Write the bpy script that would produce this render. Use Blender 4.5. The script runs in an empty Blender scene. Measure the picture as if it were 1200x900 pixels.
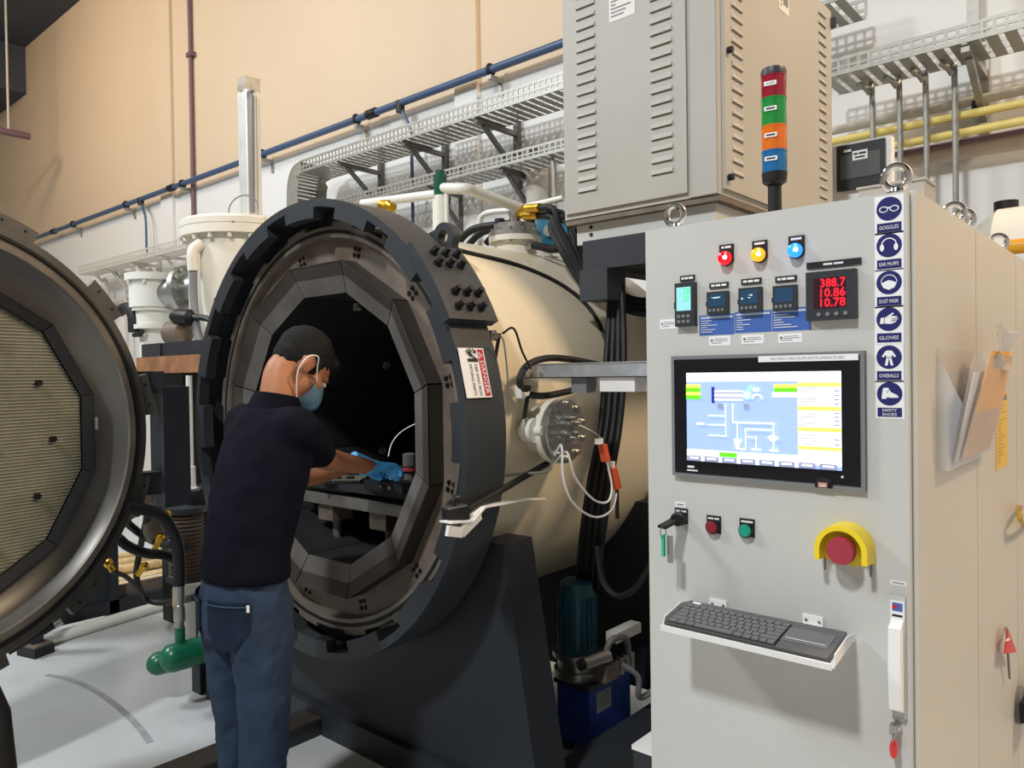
import bpy, bmesh, math, random
from mathutils import Vector as V, Matrix
random.seed(7)
sc = bpy.context.scene
COL = sc.collection
PI = math.pi

# ---------------------------------------------------------------- camera
FPX, TH, PITCH, ROLL, HCAM = 899.0, .7181, -.0128, -.01446, 1.48
FW = V((-math.sin(TH)*math.cos(PITCH), math.cos(TH)*math.cos(PITCH), math.sin(PITCH)))
_r = V((math.cos(TH), math.sin(TH), 0)); _u = _r.cross(FW)
RT = _r*math.cos(ROLL) + _u*math.sin(ROLL)
UP = -_r*math.sin(ROLL) + _u*math.cos(ROLL)
CP = V((0, 0, HCAM))
cam = bpy.data.cameras.new('camera'); cam.sensor_width = 36; cam.lens = 36*FPX/1200
cam.clip_start = .05; cam.clip_end = 200
co = bpy.data.objects.new('camera', cam); COL.objects.link(co)
co.matrix_world = Matrix(((RT.x, UP.x, -FW.x, CP.x), (RT.y, UP.y, -FW.y, CP.y), (RT.z, UP.z, -FW.z, CP.z), (0, 0, 0, 1)))
sc.camera = co
# ---------------------------------------------------------------- colour management, world, lamps
sc.view_settings.view_transform = 'Standard'; sc.view_settings.look = 'None'
sc.view_settings.gamma = 1; sc.view_settings.use_curve_mapping = False
sc.view_settings.exposure = 0.0
w = bpy.data.worlds.new('world'); sc.world = w; w.use_nodes = True
w.node_tree.nodes['Background'].inputs[0].default_value = (.75, .85, 1, 1)
w.node_tree.nodes['Background'].inputs[1].default_value = .35
def lamp(name, loc, target, size, power, color, size_y=None):
    l = bpy.data.lights.new(name, 'AREA'); l.energy = power; l.color = color; l.size = size
    if size_y: l.shape = 'RECTANGLE'; l.size_y = size_y
    o = bpy.data.objects.new(name, l); COL.objects.link(o); o.location = loc
    o.rotation_euler = (V(target)-V(loc)).to_track_quat('-Z', 'Y').to_euler()
    return o
COOL, NEUT, WARM = (.90, .96, 1.0), (.97, .99, 1.0), (1, .76, .52)
lamp('high_bay_lamp_key', (-.8, -3.6, 7.4), (-.8, 1.0, 1.2), .6, 455, NEUT)
lamp('high_bay_lamp_hall', (-8.5, -2.5, 7.4), (-6.5, 2, 0), 1.6, 520, COOL)
lamp('high_bay_lamp_aisle', (-7.0, 1.2, 7.5), (-6.2, 3.6, 1.0), 1.2, 70, COOL)
lamp('high_bay_lamp_warm', (3.2, 4.2, 6.9), (-1.2, 2.6, 1.6), 1.0, 400, WARM)
lamp('high_bay_lamp_wall', (-4.5, .2, 7.6), (-5.0, 5.2, 4.6), 1.4, 22, WARM)
lamp('high_bay_lamp_corner', (-12.5, .4, 7.6), (-12.8, 5.2, 4.0), 1.4, 190, WARM)

# ---------------------------------------------------------------- helpers
def at(x, y, X=None, Y=None, Z=None, D=None):
    d = FW + RT*((x-600)/FPX) - UP*((y-450)/FPX)
    if X is not None: t = (X-CP.x)/d.x
    elif Y is not None: t = (Y-CP.y)/d.y
    elif Z is not None: t = (Z-CP.z)/d.z
    else: t = D
    return CP + d*t
def s2l(c):
    c /= 255.0
    return c/12.92 if c <= .04045 else ((c+.055)/1.055)**2.4
def rgb(r, g, b): return (s2l(r), s2l(g), s2l(b), 1)
MATS = {}
def mat(name, c, rough=.5, metal=0, noise=0, nscale=8, bump=0, bscale=40, emit=0, trans=0, alpha=1, ior=1.45, c2=None, spec=.5, coat=0):
    m = bpy.data.materials.new(name); m.use_nodes = True
    nt = m.node_tree; b = nt.nodes['Principled BSDF']
    col = rgb(*c)
    b.inputs['Base Color'].default_value = col
    b.inputs['Roughness'].default_value = rough; b.inputs['Metallic'].default_value = metal
    b.inputs['IOR'].default_value = ior; b.inputs['Specular IOR Level'].default_value = spec
    if coat: b.inputs['Coat Weight'].default_value = coat; b.inputs['Coat Roughness'].default_value = .08
    if trans: b.inputs['Transmission Weight'].default_value = trans
    if alpha < 1: b.inputs['Alpha'].default_value = alpha
    if emit:
        b.inputs['Emission Color'].default_value = col; b.inputs['Emission Strength'].default_value = emit
    if noise or bump or c2:
        tc = nt.nodes.new('ShaderNodeTexCoord')
    if noise or c2:
        n = nt.nodes.new('ShaderNodeTexNoise'); n.inputs['Scale'].default_value = nscale; n.inputs['Detail'].default_value = 5
        nt.links.new(tc.outputs['Object'], n.inputs['Vector'])
        r = nt.nodes.new('ShaderNodeValToRGB'); r.color_ramp.elements[0].position = .32; r.color_ramp.elements[1].position = .7
        k = noise
        r.color_ramp.elements[0].color = rgb(*c2) if c2 else (col[0]*(1-k), col[1]*(1-k), col[2]*(1-k), 1)
        r.color_ramp.elements[1].color = col if c2 else (min(1, col[0]*(1+k)), min(1, col[1]*(1+k)), min(1, col[2]*(1+k)), 1)
        nt.links.new(n.outputs['Fac'], r.inputs['Fac']); nt.links.new(r.outputs['Color'], b.inputs['Base Color'])
        mr = nt.nodes.new('ShaderNodeMapRange'); mr.inputs['To Min'].default_value = max(0, rough-.08); mr.inputs['To Max'].default_value = min(1, rough+.1)
        nt.links.new(n.outputs['Fac'], mr.inputs['Value']); nt.links.new(mr.outputs['Result'], b.inputs['Roughness'])
    if bump:
        n2 = nt.nodes.new('ShaderNodeTexNoise'); n2.inputs['Scale'].default_value = bscale; n2.inputs['Detail'].default_value = 3
        nt.links.new(tc.outputs['Object'], n2.inputs['Vector'])
        bp = nt.nodes.new('ShaderNodeBump'); bp.inputs['Strength'].default_value = bump; bp.inputs['Distance'].default_value = .01
        nt.links.new(n2.outputs['Fac'], bp.inputs['Height']); nt.links.new(bp.outputs['Normal'], b.inputs['Normal'])
    MATS[name] = m
    return name
mat('cabinet_grey', (196, 196, 192), .42, noise=.02, nscale=3, bump=.05, bscale=300)
mat('cabinet_side', (203, 199, 190), .42, noise=.02, nscale=3, bump=.05, bscale=300)
mat('box_grey', (176, 172, 164), .45, noise=.03, nscale=3, bump=.05, bscale=250)
mat('cream', (230, 225, 212), .38, noise=.03, nscale=3)
mat('white_paint', (232, 231, 222), .4, noise=.04, nscale=5)
mat('dark_steel', (49, 53, 58), .45, noise=.12, nscale=4, bump=.06, bscale=90)
mat('navy_steel', (42, 46, 52), .5, noise=.12, nscale=3)
mat('machined', (124, 117, 107), .42, .35, noise=.2, nscale=7)
mat('flange_grey', (114, 102, 91), .55, .1, noise=.25, nscale=9, bump=.1, bscale=60)
mat('shield_grey', (103, 100, 96), .5, .15, noise=.25, nscale=6, bump=.06, bscale=50)
mat('graphite', (34, 35, 38), .75, .1, noise=.2, nscale=10)
mat('black', (18, 18, 20), .5)
mat('black_rubber', (20, 20, 22), .6, noise=.2, nscale=20)
mat('black_gloss', (14, 16, 22), .12)
mat('chrome', (215, 215, 215), .16, 1)
mat('steel', (172, 172, 168), .34, .9, noise=.1, nscale=15)
mat('galvanised', (156, 155, 148), .45, .5, noise=.14, nscale=22)
mat('aluminium', (222, 223, 220), .32, .3, noise=.04, nscale=5)
mat('brass', (222, 176, 60), .3, .9, noise=.12, nscale=30)
mat('white', (238, 238, 236), .5)
mat('label_white', (236, 237, 238), .5)
mat('print_black', (25, 25, 28), .6)
mat('print_grey', (120, 122, 126), .6)
mat('ppe_blue', (31, 33, 100), .45)
mat('danger_red', (176, 40, 66), .45)
mat('label_blue', (68, 104, 178), .4)
mat('label_yellow', (226, 190, 96), .5)
mat('blue_pipe', (66, 88, 120), .4, noise=.08)
mat('yellow_pipe', (224, 204, 120), .4, noise=.05)
mat('purple_pipe', (112, 84, 92), .45)
mat('beige_pipe', (196, 178, 160), .5, noise=.06)
mat('grey_pipe', (196, 192, 184), .5, noise=.05)
mat('green_paint', (20, 98, 70), .28, noise=.08, nscale=10)
mat('green_valve', (30, 88, 72), .35)
mat('wood', (150, 104, 70), .65, noise=.3, nscale=12, bump=.2)
mat('pallet_wood', (205, 178, 130), .7, noise=.25, nscale=14, bump=.2)
mat('teal_motor', (38, 88, 104), .35)
mat('blue_tank', (34, 64, 152), .35, noise=.06)
mat('teal_paint', (38, 104, 130), .35)
mat('estop_yellow', (240, 212, 40), .35)
mat('estop_red', (164, 52, 68), .35)
mat('button_red', (132, 22, 40), .3)
mat('button_green', (22, 150, 124), .3)
mat('lens_red', (232, 12, 26), .15, emit=2.2)
mat('lens_amber', (240, 150, 20), .15, emit=1.5)
mat('lens_blue', (30, 120, 235), .15, emit=2.2)
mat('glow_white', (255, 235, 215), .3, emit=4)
mat('tower_red', (150, 28, 50), .12, coat=.5)
mat('tower_green', (34, 140, 62), .12, coat=.5)
mat('tower_orange', (222, 112, 28), .12, coat=.5)
mat('tower_blue', (24, 104, 160), .12, coat=.5)
mat('seg_red', (255, 20, 36), .4, emit=3.0)
mat('seg_green', (40, 240, 110), .4, emit=1.2)
mat('lcd_cyan', (140, 205, 210), .25, emit=.55)
mat('lcd_dark', (40, 70, 100), .15, emit=.12)
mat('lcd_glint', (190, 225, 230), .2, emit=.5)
mat('scr_blue', (146, 170, 236), .3, emit=.85)
mat('scr_white', (240, 243, 255), .3, emit=.9)
mat('scr_yellow', (244, 222, 96), .3, emit=.85)
mat('scr_green', (92, 226, 30), .3, emit=.95)
mat('scr_navy', (26, 36, 140), .3, emit=.8)
mat('scr_grey', (128, 136, 166), .3, emit=.8)
mat('scr_cream', (246, 240, 226), .3, emit=.85)
mat('keyboard_grey', (92, 92, 92), .5)
mat('key_grey', (108, 108, 108), .48)
mat('clear_plastic', (235, 238, 245), .08, trans=.0, alpha=.2)
mat('paper', (232, 226, 216), .8, noise=.03)
mat('paper_orange', (240, 176, 70), .7, noise=.08)
mat('skin', (176, 118, 84), .5, noise=.06, nscale=30)
mat('hair', (11, 10, 10), .85, bump=.6, bscale=260)
mat('shirt_navy', (13, 14, 26), .9, spec=.15, noise=.15, nscale=14, bump=.25, bscale=16)
mat('denim', (38, 56, 80), .85, noise=.2, nscale=10, bump=.45, bscale=22)
mat('mask_blue', (140, 182, 208), .8, bump=.1)
mat('glove_blue', (84, 178, 240), .45)
mat('shoe_black', (24, 24, 26), .5)
mat('orange_plug', (220, 96, 56), .4)
mat('red_tag', (214, 58, 56), .4)
mat('sole', (60, 60, 60), .7)
mat('ceramic_mesh', (136, 136, 120), .7, .2, noise=.12, nscale=12)
mat('shield_dark', (64, 58, 52), .55, .1, noise=.25, nscale=6)
mat('hatch_grey', (104, 103, 99), .36, .35, noise=.15, nscale=4)
mat('hatch_flange', (92, 90, 86), .45, .25, noise=.15, nscale=7)
mat('zinc', (176, 181, 186), .4, .45, noise=.12, nscale=22)
mat('denim_stitch', (62, 80, 104), .8)
mat('vessel_cream', (222, 210, 184), .4, noise=.03, nscale=3)
mat('sleeve_film', (238, 238, 238), .2, alpha=.6)
mat('bracket_grey', (98, 98, 96), .5, .2)
mat('rubber_green', (46, 190, 140), .5)

def link(o): COL.objects.link(o); return o
def tag(o, label=None, cat=None, group=None, kind=None):
    if label: o['label'] = label
    if cat: o['category'] = cat
    if group: o['group'] = group
    if kind: o['kind'] = kind
    return o
def thing(name, label, cat, loc=(0, 0, 0), group=None, rotz=0):
    o = bpy.data.objects.new(name, None); link(o); o.location = loc; o.rotation_euler = (0, 0, rotz)
    o.empty_display_size = .1
    return tag(o, label, cat, group)
def root_of(o):
    while o.parent: o = o.parent
    return o
def B(): return bmesh.new()
def finish_mesh(bm, name, smooth=True, bevel=0, ang=32, recalc=True):
    if bevel:
        es = [e for e in bm.edges if len(e.link_faces) == 2 and e.calc_face_angle(0) > .6]
        bmesh.ops.bevel(bm, geom=es, offset=bevel, segments=2, affect='EDGES', profile=.6, clamp_overlap=True)
    if recalc: bmesh.ops.recalc_face_normals(bm, faces=bm.faces)
    if smooth:
        a = math.radians(ang)
        for f in bm.faces: f.smooth = True
        for e in bm.edges:
            if len(e.link_faces) == 2 and e.calc_face_angle(0) > a: e.smooth = False
    me = bpy.data.meshes.new(name); bm.to_mesh(me); bm.free()
    return me
def fin(name, bm, m, parent=None, smooth=True, bevel=0, local=False, kind=None, label=None):
    """world-space bmesh -> one mesh object; a child keeps its root's origin"""
    me = finish_mesh(bm, name, smooth, bevel)
    o = bpy.data.objects.new(name, me)
    if m: me.materials.append(MATS[m])
    link(o)
    if parent is not None:
        if not local: me.transform(Matrix.Translation(-root_of(parent).location))
        o.parent = parent
    elif not local and me.vertices:
        xs = [v.co for v in me.vertices]
        c = V(((min(v.x for v in xs)+max(v.x for v in xs))/2, (min(v.y for v in xs)+max(v.y for v in xs))/2, min(v.z for v in xs)))
        me.transform(Matrix.Translation(-c)); o.location = c
    if kind: o['kind'] = kind
    if label: o['label'] = label
    return o
def place(name, me, m, parent, loc, M3=None):
    """a shared mesh placed at a world point (root has no rotation)"""
    o = bpy.data.objects.new(name, me); link(o)
    if not me.materials: me.materials.append(MATS[m])
    base = root_of(parent).location if parent is not None else V((0, 0, 0))
    T = Matrix.Translation(V(loc)-base)
    if M3 is not None: T = T @ M3.to_4x4()
    o.parent = parent; o.matrix_local = T
    return o
def basis(x, y, z): return Matrix((x, y, z)).transposed()
def box(bm, lo, hi):
    (a, b, c), (d, e, f) = lo, hi
    v = [bm.verts.new(p) for p in ((a, b, c), (d, b, c), (d, e, c), (a, e, c), (a, b, f), (d, b, f), (d, e, f), (a, e, f))]
    for q in ((3, 2, 1, 0), (4, 5, 6, 7), (0, 1, 5, 4), (1, 2, 6, 5), (2, 3, 7, 6), (3, 0, 4, 7)): bm.faces.new([v[i] for i in q])
    return bm
def obox(bm, c, ax, ay, az):
    c, ax, ay, az = V(c), V(ax), V(ay), V(az)
    v = [bm.verts.new(c+ax*i+ay*j+az*k) for k in (-1, 1) for j in (-1, 1) for i in (-1, 1)]
    for q in ((2, 3, 1, 0), (4, 5, 7, 6), (0, 1, 5, 4), (1, 3, 7, 5), (3, 2, 6, 7), (2, 0, 4, 6)): bm.faces.new([v[i] for i in q])
    return bm
def bar(bm, p0, p1, w, h, up=(0, 0, 1)):
    p0, p1 = V(p0), V(p1); d = p1-p0; L = d.length; d.normalize()
    up = V(up)
    if abs(d.dot(up)) > .98: up = V((0, 1, 0))
    s = d.cross(up).normalized(); u = s.cross(d)
    return obox(bm, (p0+p1)/2, d*(L/2), s*(w/2), u*(h/2))
def frame_of(d):
    d = V(d).normalized(); a = V((0, 0, 1)) if abs(d.z) < .9 else V((1, 0, 0))
    x = a.cross(d).normalized(); return x, d.cross(x), d
def cyl(bm, p0, p1, r, r2=None, seg=20, cap=True):
    p0, p1 = V(p0), V(p1); x, y, d = frame_of(p1-p0); r2 = r if r2 is None else r2
    A = [bm.verts.new(p0+(x*math.cos(2*PI*i/seg)+y*math.sin(2*PI*i/seg))*r) for i in range(seg)]
    Bv = [bm.verts.new(p1+(x*math.cos(2*PI*i/seg)+y*math.sin(2*PI*i/seg))*r2) for i in range(seg)]
    for i in range(seg): bm.faces.new((A[i], A[(i+1) % seg], Bv[(i+1) % seg], Bv[i]))
    if cap: bm.faces.new(A[::-1]); bm.faces.new(Bv)
    return bm
def lathe(bm, prof, origin, axis, seg=32, closed=False):
    """prof: (distance along the axis, radius)"""
    o = V(origin); x, y, d = frame_of(axis); rings = []
    for (t, r) in prof:
        if r < 1e-6: rings.append([bm.verts.new(o+d*t)]*seg)
        else: rings.append([bm.verts.new(o+d*t+(x*math.cos(2*PI*i/seg)+y*math.sin(2*PI*i/seg))*r) for i in range(seg)])
    if closed: rings.append(rings[0])
    for a, b in zip(rings, rings[1:]):
        for i in range(seg):
            q = [a[i], a[(i+1) % seg], b[(i+1) % seg], b[i]]
            u = []
            for v in q:
                if v not in u: u.append(v)
            if len(u) > 2:
                try: bm.faces.new(u)
                except ValueError: pass
    return bm
def prism(bm, pts, vec):
    pts = [V(p) for p in pts]; vec = V(vec); n = len(pts)
    A = [bm.verts.new(p) for p in pts]; Bv = [bm.verts.new(p+vec) for p in pts]
    for i in range(n): bm.faces.new((A[i], A[(i+1) % n], Bv[(i+1) % n], Bv[i]))
    bm.faces.new(A[::-1]); bm.faces.new(Bv)
    return bm
def spline(pts, n=8):
    P = [V(p) for p in pts]
    if len(P) < 3: return P
    Q = [P[0]*2-P[1]]+P+[P[-1]*2-P[-2]]; out = []
    for i in range(1, len(Q)-2):
        a, b, c, d = Q[i-1:i+3]
        for k in range(n):
            t = k/n
            out.append(.5*((2*b)+(c-a)*t+(2*a-5*b+4*c-d)*t*t+(3*b-a-3*c+d)*t**3))
    out.append(P[-1]); return out
def tube(bm, pts, r, seg=10, sm=0):
    P = spline(pts, sm) if sm else [V(p) for p in pts]
    n = len(P); rings = []; prev = None
    for i, p in enumerate(P):
        d = (P[min(i+1, n-1)]-P[max(i-1, 0)]).normalized()
        if prev is None: x, y, _ = frame_of(d)
        else:
            x = prev-d*prev.dot(d)
            if x.length < 1e-5: x = frame_of(d)[0]
            x.normalize(); y = d.cross(x)
        prev = x
        rr = r[int(i*(len(r)-1)/(n-1))] if isinstance(r, (list, tuple)) else r
        rings.append([bm.verts.new(p+(x*math.cos(2*PI*k/seg)+y*math.sin(2*PI*k/seg))*rr) for k in range(seg)])
    for a, b in zip(rings, rings[1:]):
        for k in range(seg): bm.faces.new((a[k], a[(k+1) % seg], b[(k+1) % seg], b[k]))
    bm.faces.new(rings[0][::-1]); bm.faces.new(rings[-1])
    return bm
def torus(bm, c, normal, R, r, seg=28, k=10, a0=0, a1=2*PI):
    x, y, d = frame_of(normal); c = V(c)
    full = abs(a1-a0-2*PI) < 1e-6
    N = seg if full else seg+1
    rings = []
    for i in range(N):
        a = a0+(a1-a0)*i/seg; e = x*math.cos(a)+y*math.sin(a)
        rings.append([bm.verts.new(c+e*R+(e*math.cos(2*PI*j/k)+d*math.sin(2*PI*j/k))*r) for j in range(k)])
    pairs = list(zip(rings, rings[1:]+([rings[0]] if full else [])))
    for a, b in pairs[:None if full else seg]:
        for j in range(k): bm.faces.new((a[j], a[(j+1) % k], b[(j+1) % k], b[j]))
    if not full: bm.faces.new(rings[0][::-1]); bm.faces.new(rings[-1])
    return bm
def bolt_mesh(r=.012, h=.012, name='bolt'):
    bm = B(); cyl(bm, (0, 0, 0), (0, 0, h*.35), r*1.35, seg=12); cyl(bm, (0, 0, h*.35), (0, 0, h), r, seg=6)
    return finish_mesh(bm, name)
_tc = {}
def text_tris(s):
    if s in _tc: return _tc[s]
    cu = bpy.data.curves.new('txt', 'FONT'); cu.body = s; cu.align_x = 'LEFT'; cu.resolution_u = 2
    ob = bpy.data.objects.new('txt', cu); link(ob)
    dg = bpy.context.evaluated_depsgraph_get(); dg.update()
    me = bpy.data.meshes.new_from_object(ob.evaluated_get(dg))
    vs = [(v.co.x, v.co.y) for v in me.vertices]; fs = [list(p.vertices) for p in me.polygons]
    bpy.data.objects.remove(ob); bpy.data.curves.remove(cu); bpy.data.meshes.remove(me)
    if vs:
        x0 = min(v[0] for v in vs); x1 = max(v[0] for v in vs); y0 = min(v[1] for v in vs); y1 = max(v[1] for v in vs)
        vs = [((a-(x0+x1)/2)/max(x1-x0, 1e-6), (b-(y0+y1)/2)/max(y1-y0, 1e-6)) for a, b in vs]
    _tc[s] = (vs, fs); return _tc[s]
def decal(name, parent, o, ux, uy, w, h, items, base='label_white', th=.0006, label=None, eps=.00025):
    """flat printed sheet: o is its lower left corner, ux / uy unit directions, items laid over a thin base"""
    o, ux, uy = V(o), V(ux).normalized(), V(uy).normalized(); nz = ux.cross(uy)
    mats = [base]; verts = []; faces = []; mi = []
    def add(pts, fs, m, z):
        if m not in mats: mats.append(m)
        k = len(verts); verts.extend(o+ux*p[0]+uy*p[1]+nz*z for p in pts)
        for f in fs: faces.append([k+i for i in f]); mi.append(mats.index(m))
    k0 = [(0, 0), (w, 0), (w, h), (0, h)]
    verts.extend([o+ux*p[0]+uy*p[1] for p in k0]+[o+ux*p[0]+uy*p[1]+nz*th for p in k0])
    for f in ((3, 2, 1, 0), (4, 5, 6, 7), (0, 1, 5, 4), (1, 2, 6, 5), (2, 3, 7, 6), (3, 0, 4, 7)): faces.append(list(f)); mi.append(0)
    z = th
    for it in items:
        z += eps; t = it[0]
        if t == 'rect':
            _, a, b, c, d, m = it; add([(a, b), (c, b), (c, d), (a, d)], [(0, 1, 2, 3)], m, z)
        elif t == 'rects':
            for (a, b, c, d) in it[1]: add([(a, b), (c, b), (c, d), (a, d)], [(0, 1, 2, 3)], it[2], z)
        elif t == 'disc':
            _, a, b, r, m = it; ry = r if not isinstance(r, tuple) else r[1]; rx = r if not isinstance(r, tuple) else r[0]
            add([(a+rx*math.cos(2*PI*i/28), b+ry*math.sin(2*PI*i/28)) for i in range(28)], [tuple(range(28))], m, z)
        elif t == 'poly': add(it[1], [tuple(range(len(it[1])))], it[2], z)
        elif t == 'line':
            _, pts, lw, m = it
            for p, q in zip(pts, pts[1:]):
                p, q = V((p[0], p[1], 0)), V((q[0], q[1], 0)); d = (q-p)
                if d.length < 1e-6: continue
                d.normalize(); nn = V((-d.y, d.x, 0))*lw/2; e = d*lw/2
                add([tuple((p-e+nn)[:2]), tuple((p-e-nn)[:2]), tuple((q+e-nn)[:2]), tuple((q+e+nn)[:2])], [(0, 1, 2, 3)], m, z)
        elif t == 'arc':
            _, a, b, r, a0, a1, lw, m = it; n = 20; pts = []
            for i in range(n+1):
                q = math.radians(a0+(a1-a0)*i/n); pts.append((a+(r+lw/2)*math.cos(q), b+(r+lw/2)*math.sin(q)))
            for i in range(n+1):
                q = math.radians(a0+(a1-a0)*i/n); pts.append((a+(r-lw/2)*math.cos(q), b+(r-lw/2)*math.sin(q)))
            add(pts, [(i, i+1, n+2+i, n+1+i) for i in range(n)], m, z)
        elif t == 'text':
            _, s, a, b, tw, thh, m = it[:7]
            if s.startswith('~'):     # print too fine to read: one stroke per word
                n = [int(k) for k in s[1:].split()]; u = tw/(sum(n)+.8*(len(n)-1)); x = a-tw/2
                for k in n: add([(x, b-thh*.38), (x+k*u, b-thh*.38), (x+k*u, b+thh*.38), (x, b+thh*.38)], [(0, 1, 2, 3)], m, z); x += (k+.8)*u
                continue
            vs, fs = text_tris(s); rot = it[7] if len(it) > 7 else 0
            c_, s_ = math.cos(rot), math.sin(rot)
            add([(a+c_*x*tw-s_*y*thh, b+s_*x*tw+c_*y*thh) for x, y in vs], fs, m, z)
    me = bpy.data.meshes.new(name)
    base_loc = root_of(parent).location if parent is not None else V((0, 0, 0))
    me.from_pydata([v-base_loc for v in verts], [], faces)
    for m in mats: me.materials.append(MATS[m])
    for p, i in zip(me.polygons, mi): p.material_index = i
    ob = bpy.data.objects.new(name, me); link(ob); ob.parent = parent
    if label: ob['label'] = label
    return ob
# ================================================================ the setting
YW, ZC = 5.2, 8.05
def struct(name, bm, m, parent=None, smooth=False, bevel=0, label=None, cat=None):
    o = fin(name, bm, m, parent, smooth=smooth, bevel=bevel)
    if parent is None:
        o['kind'] = 'structure'
        if label: o['label'] = label
        if cat: o['category'] = cat
    return o
# floor: pale grey sealed concrete with soft gloss
def floor_mat():
    m = bpy.data.materials.new('floor_epoxy'); m.use_nodes = True; nt = m.node_tree; b = nt.nodes['Principled BSDF']
    tc = nt.nodes.new('ShaderNodeTexCoord'); n = nt.nodes.new('ShaderNodeTexNoise'); n.inputs['Scale'].default_value = .9; n.inputs['Detail'].default_value = 7
    nt.links.new(tc.outputs['Object'], n.inputs['Vector'])
    r = nt.nodes.new('ShaderNodeValToRGB'); r.color_ramp.elements[0].color = rgb(178, 179, 178); r.color_ramp.elements[1].color = rgb(206, 210, 212)
    r.color_ramp.elements[0].position = .3; r.color_ramp.elements[1].position = .7
    nt.links.new(n.outputs['Fac'], r.inputs['Fac']); nt.links.new(r.outputs['Color'], b.inputs['Base Color'])
    n2 = nt.nodes.new('ShaderNodeTexNoise'); n2.inputs['Scale'].default_value = 3.5; n2.inputs['Detail'].default_value = 4
    nt.links.new(tc.outputs['Object'], n2.inputs['Vector'])
    mr = nt.nodes.new('ShaderNodeMapRange'); mr.inputs['To Min'].default_value = .14; mr.inputs['To Max'].default_value = .34
    nt.links.new(n2.outputs['Fac'], mr.inputs['Value']); nt.links.new(mr.outputs['Result'], b.inputs['Roughness'])
    MATS['floor'] = m
floor_mat()
def wall_mat():
    """two-tone wall colour: beige above the service line, white below"""
    m = bpy.data.materials.new('wall_two_tone'); m.use_nodes = True; nt = m.node_tree; b = nt.nodes['Principled BSDF']
    g = nt.nodes.new('ShaderNodeNewGeometry'); sp = nt.nodes.new('ShaderNodeSeparateXYZ'); nt.links.new(g.outputs['Position'], sp.inputs[0])
    mr = nt.nodes.new('ShaderNodeMapRange'); mr.inputs['From Min'].default_value = 4.12; mr.inputs['From Max'].default_value = 4.16
    nt.links.new(sp.outputs['Z'], mr.inputs['Value'])
    n = nt.nodes.new('ShaderNodeTexNoise'); n.inputs['Scale'].default_value = .5; n.inputs['Detail'].default_value = 4
    nt.links.new(g.outputs['Position'], n.inputs['Vector'])
    mx = nt.nodes.new('ShaderNodeMix'); mx.data_type = 'RGBA'
    mx.inputs['A'].default_value = rgb(224, 224, 222); mx.inputs['B'].default_value = rgb(214, 192, 164)
    nt.links.new(mr.outputs['Result'], mx.inputs['Factor'])
    hs = nt.nodes.new('ShaderNodeHueSaturation'); v = nt.nodes.new('ShaderNodeMapRange'); v.inputs['To Min'].default_value = .94; v.inputs['To Max'].default_value = 1.05
    nt.links.new(n.outputs['Fac'], v.inputs['Value']); nt.links.new(v.outputs['Result'], hs.inputs['Value'])
    nt.links.new(mx.outputs['Result'], hs.inputs['Color']); nt.links.new(hs.outputs['Color'], b.inputs['Base Color'])
    b.inputs['Roughness'].default_value = .75; MATS['wall'] = m
wall_mat()
mat('ceiling_dark', (66, 70, 80), .8, noise=.1, nscale=1)
mat('wall_plain', (206, 204, 200), .8, noise=.03, nscale=1)
mat('arc_grey', (146, 148, 150), .5, noise=.2, nscale=8)
XL, XR, YF = -21.0, 7.0, -9.0
fl = struct('floor', box(B(), (XL, YF, -.1), (XR, YW, 0)), 'floor', label='pale grey glossy sealed concrete floor', cat='floor')
wb = struct('wall_back', box(B(), (XL, YW, 0), (XR, YW+.2, ZC)), 'wall', label='tall two tone wall, beige above and white below', cat='wall')
struct('wall_left', box(B(), (XL-.2, YF, 0), (XL, YW+.2, ZC)), 'wall_plain', label='far end wall beyond the dark roof beam', cat='wall')
struct('wall_right', box(B(), (XR, YF, 0), (XR+.2, YW+.2, ZC)), 'wall_plain', label='end wall on the control cabinet side of the hall', cat='wall')
struct('wall_front', box(B(), (XL, YF-.2, 0), (XR, YF, ZC)), 'wall_plain', label='hall wall opposite the pipes and trays', cat='wall')
struct('ceiling', box(B(), (XL, YF, ZC), (XR, YW, ZC+.1)), 'ceiling_dark', label='dark grey hall ceiling', cat='ceiling')
p = at(31, 110, Y=YW)
struct('beam_roof', box(B(), (p.x-2.2, YF, p.z), (p.x, YW, ZC)), 'ceiling_dark', label='deep dark roof beam in the upper corner', cat='beam')
for i, (xa, xb) in enumerate(((537, 563), (190, 204))):
    a, b = at(xa, 150, Y=YW), at(xb, 150, Y=YW)
    struct('trim_%d' % (i+1), box(B(), (a.x, YW-.045, 0), (b.x, YW, ZC)), 'wall', label=['shallow wall pilaster behind the cable tray brackets', 'shallow wall pilaster near the vertical conduit'][i], cat='pilaster')
# thin grey curved line on the floor
pts = [at(x, y, Z=0) for x, y in ((55, 791), (80, 796), (105, 806), (130, 822), (150, 839), (165, 855), (176, 870))]
bm = B(); P = spline(pts, 6); vs = []
for i, q in enumerate(P):
    d = (P[min(i+1, len(P)-1)]-P[max(i-1, 0)]); d.z = 0; d.normalize(); s = V((-d.y, d.x, 0))*.014
    vs.append((bm.verts.new((q.x+s.x, q.y+s.y, .0015)), bm.verts.new((q.x-s.x, q.y-s.y, .0015))))
for a, b in zip(vs, vs[1:]): bm.faces.new((a[0], a[1], b[1], b[0]))
struct('floor_arc', bm, 'arc_grey', fl)

# ---------------------------------------------------------------- pipes, trays and conduits on the back wall
def pipe(name, pts, r, m, label, cat='pipe', group=None, parent=None, sm=0, seg=12):
    o = fin(name, tube(B(), pts, r, seg, sm), m, parent)
    return tag(o, label, cat, group)
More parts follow.
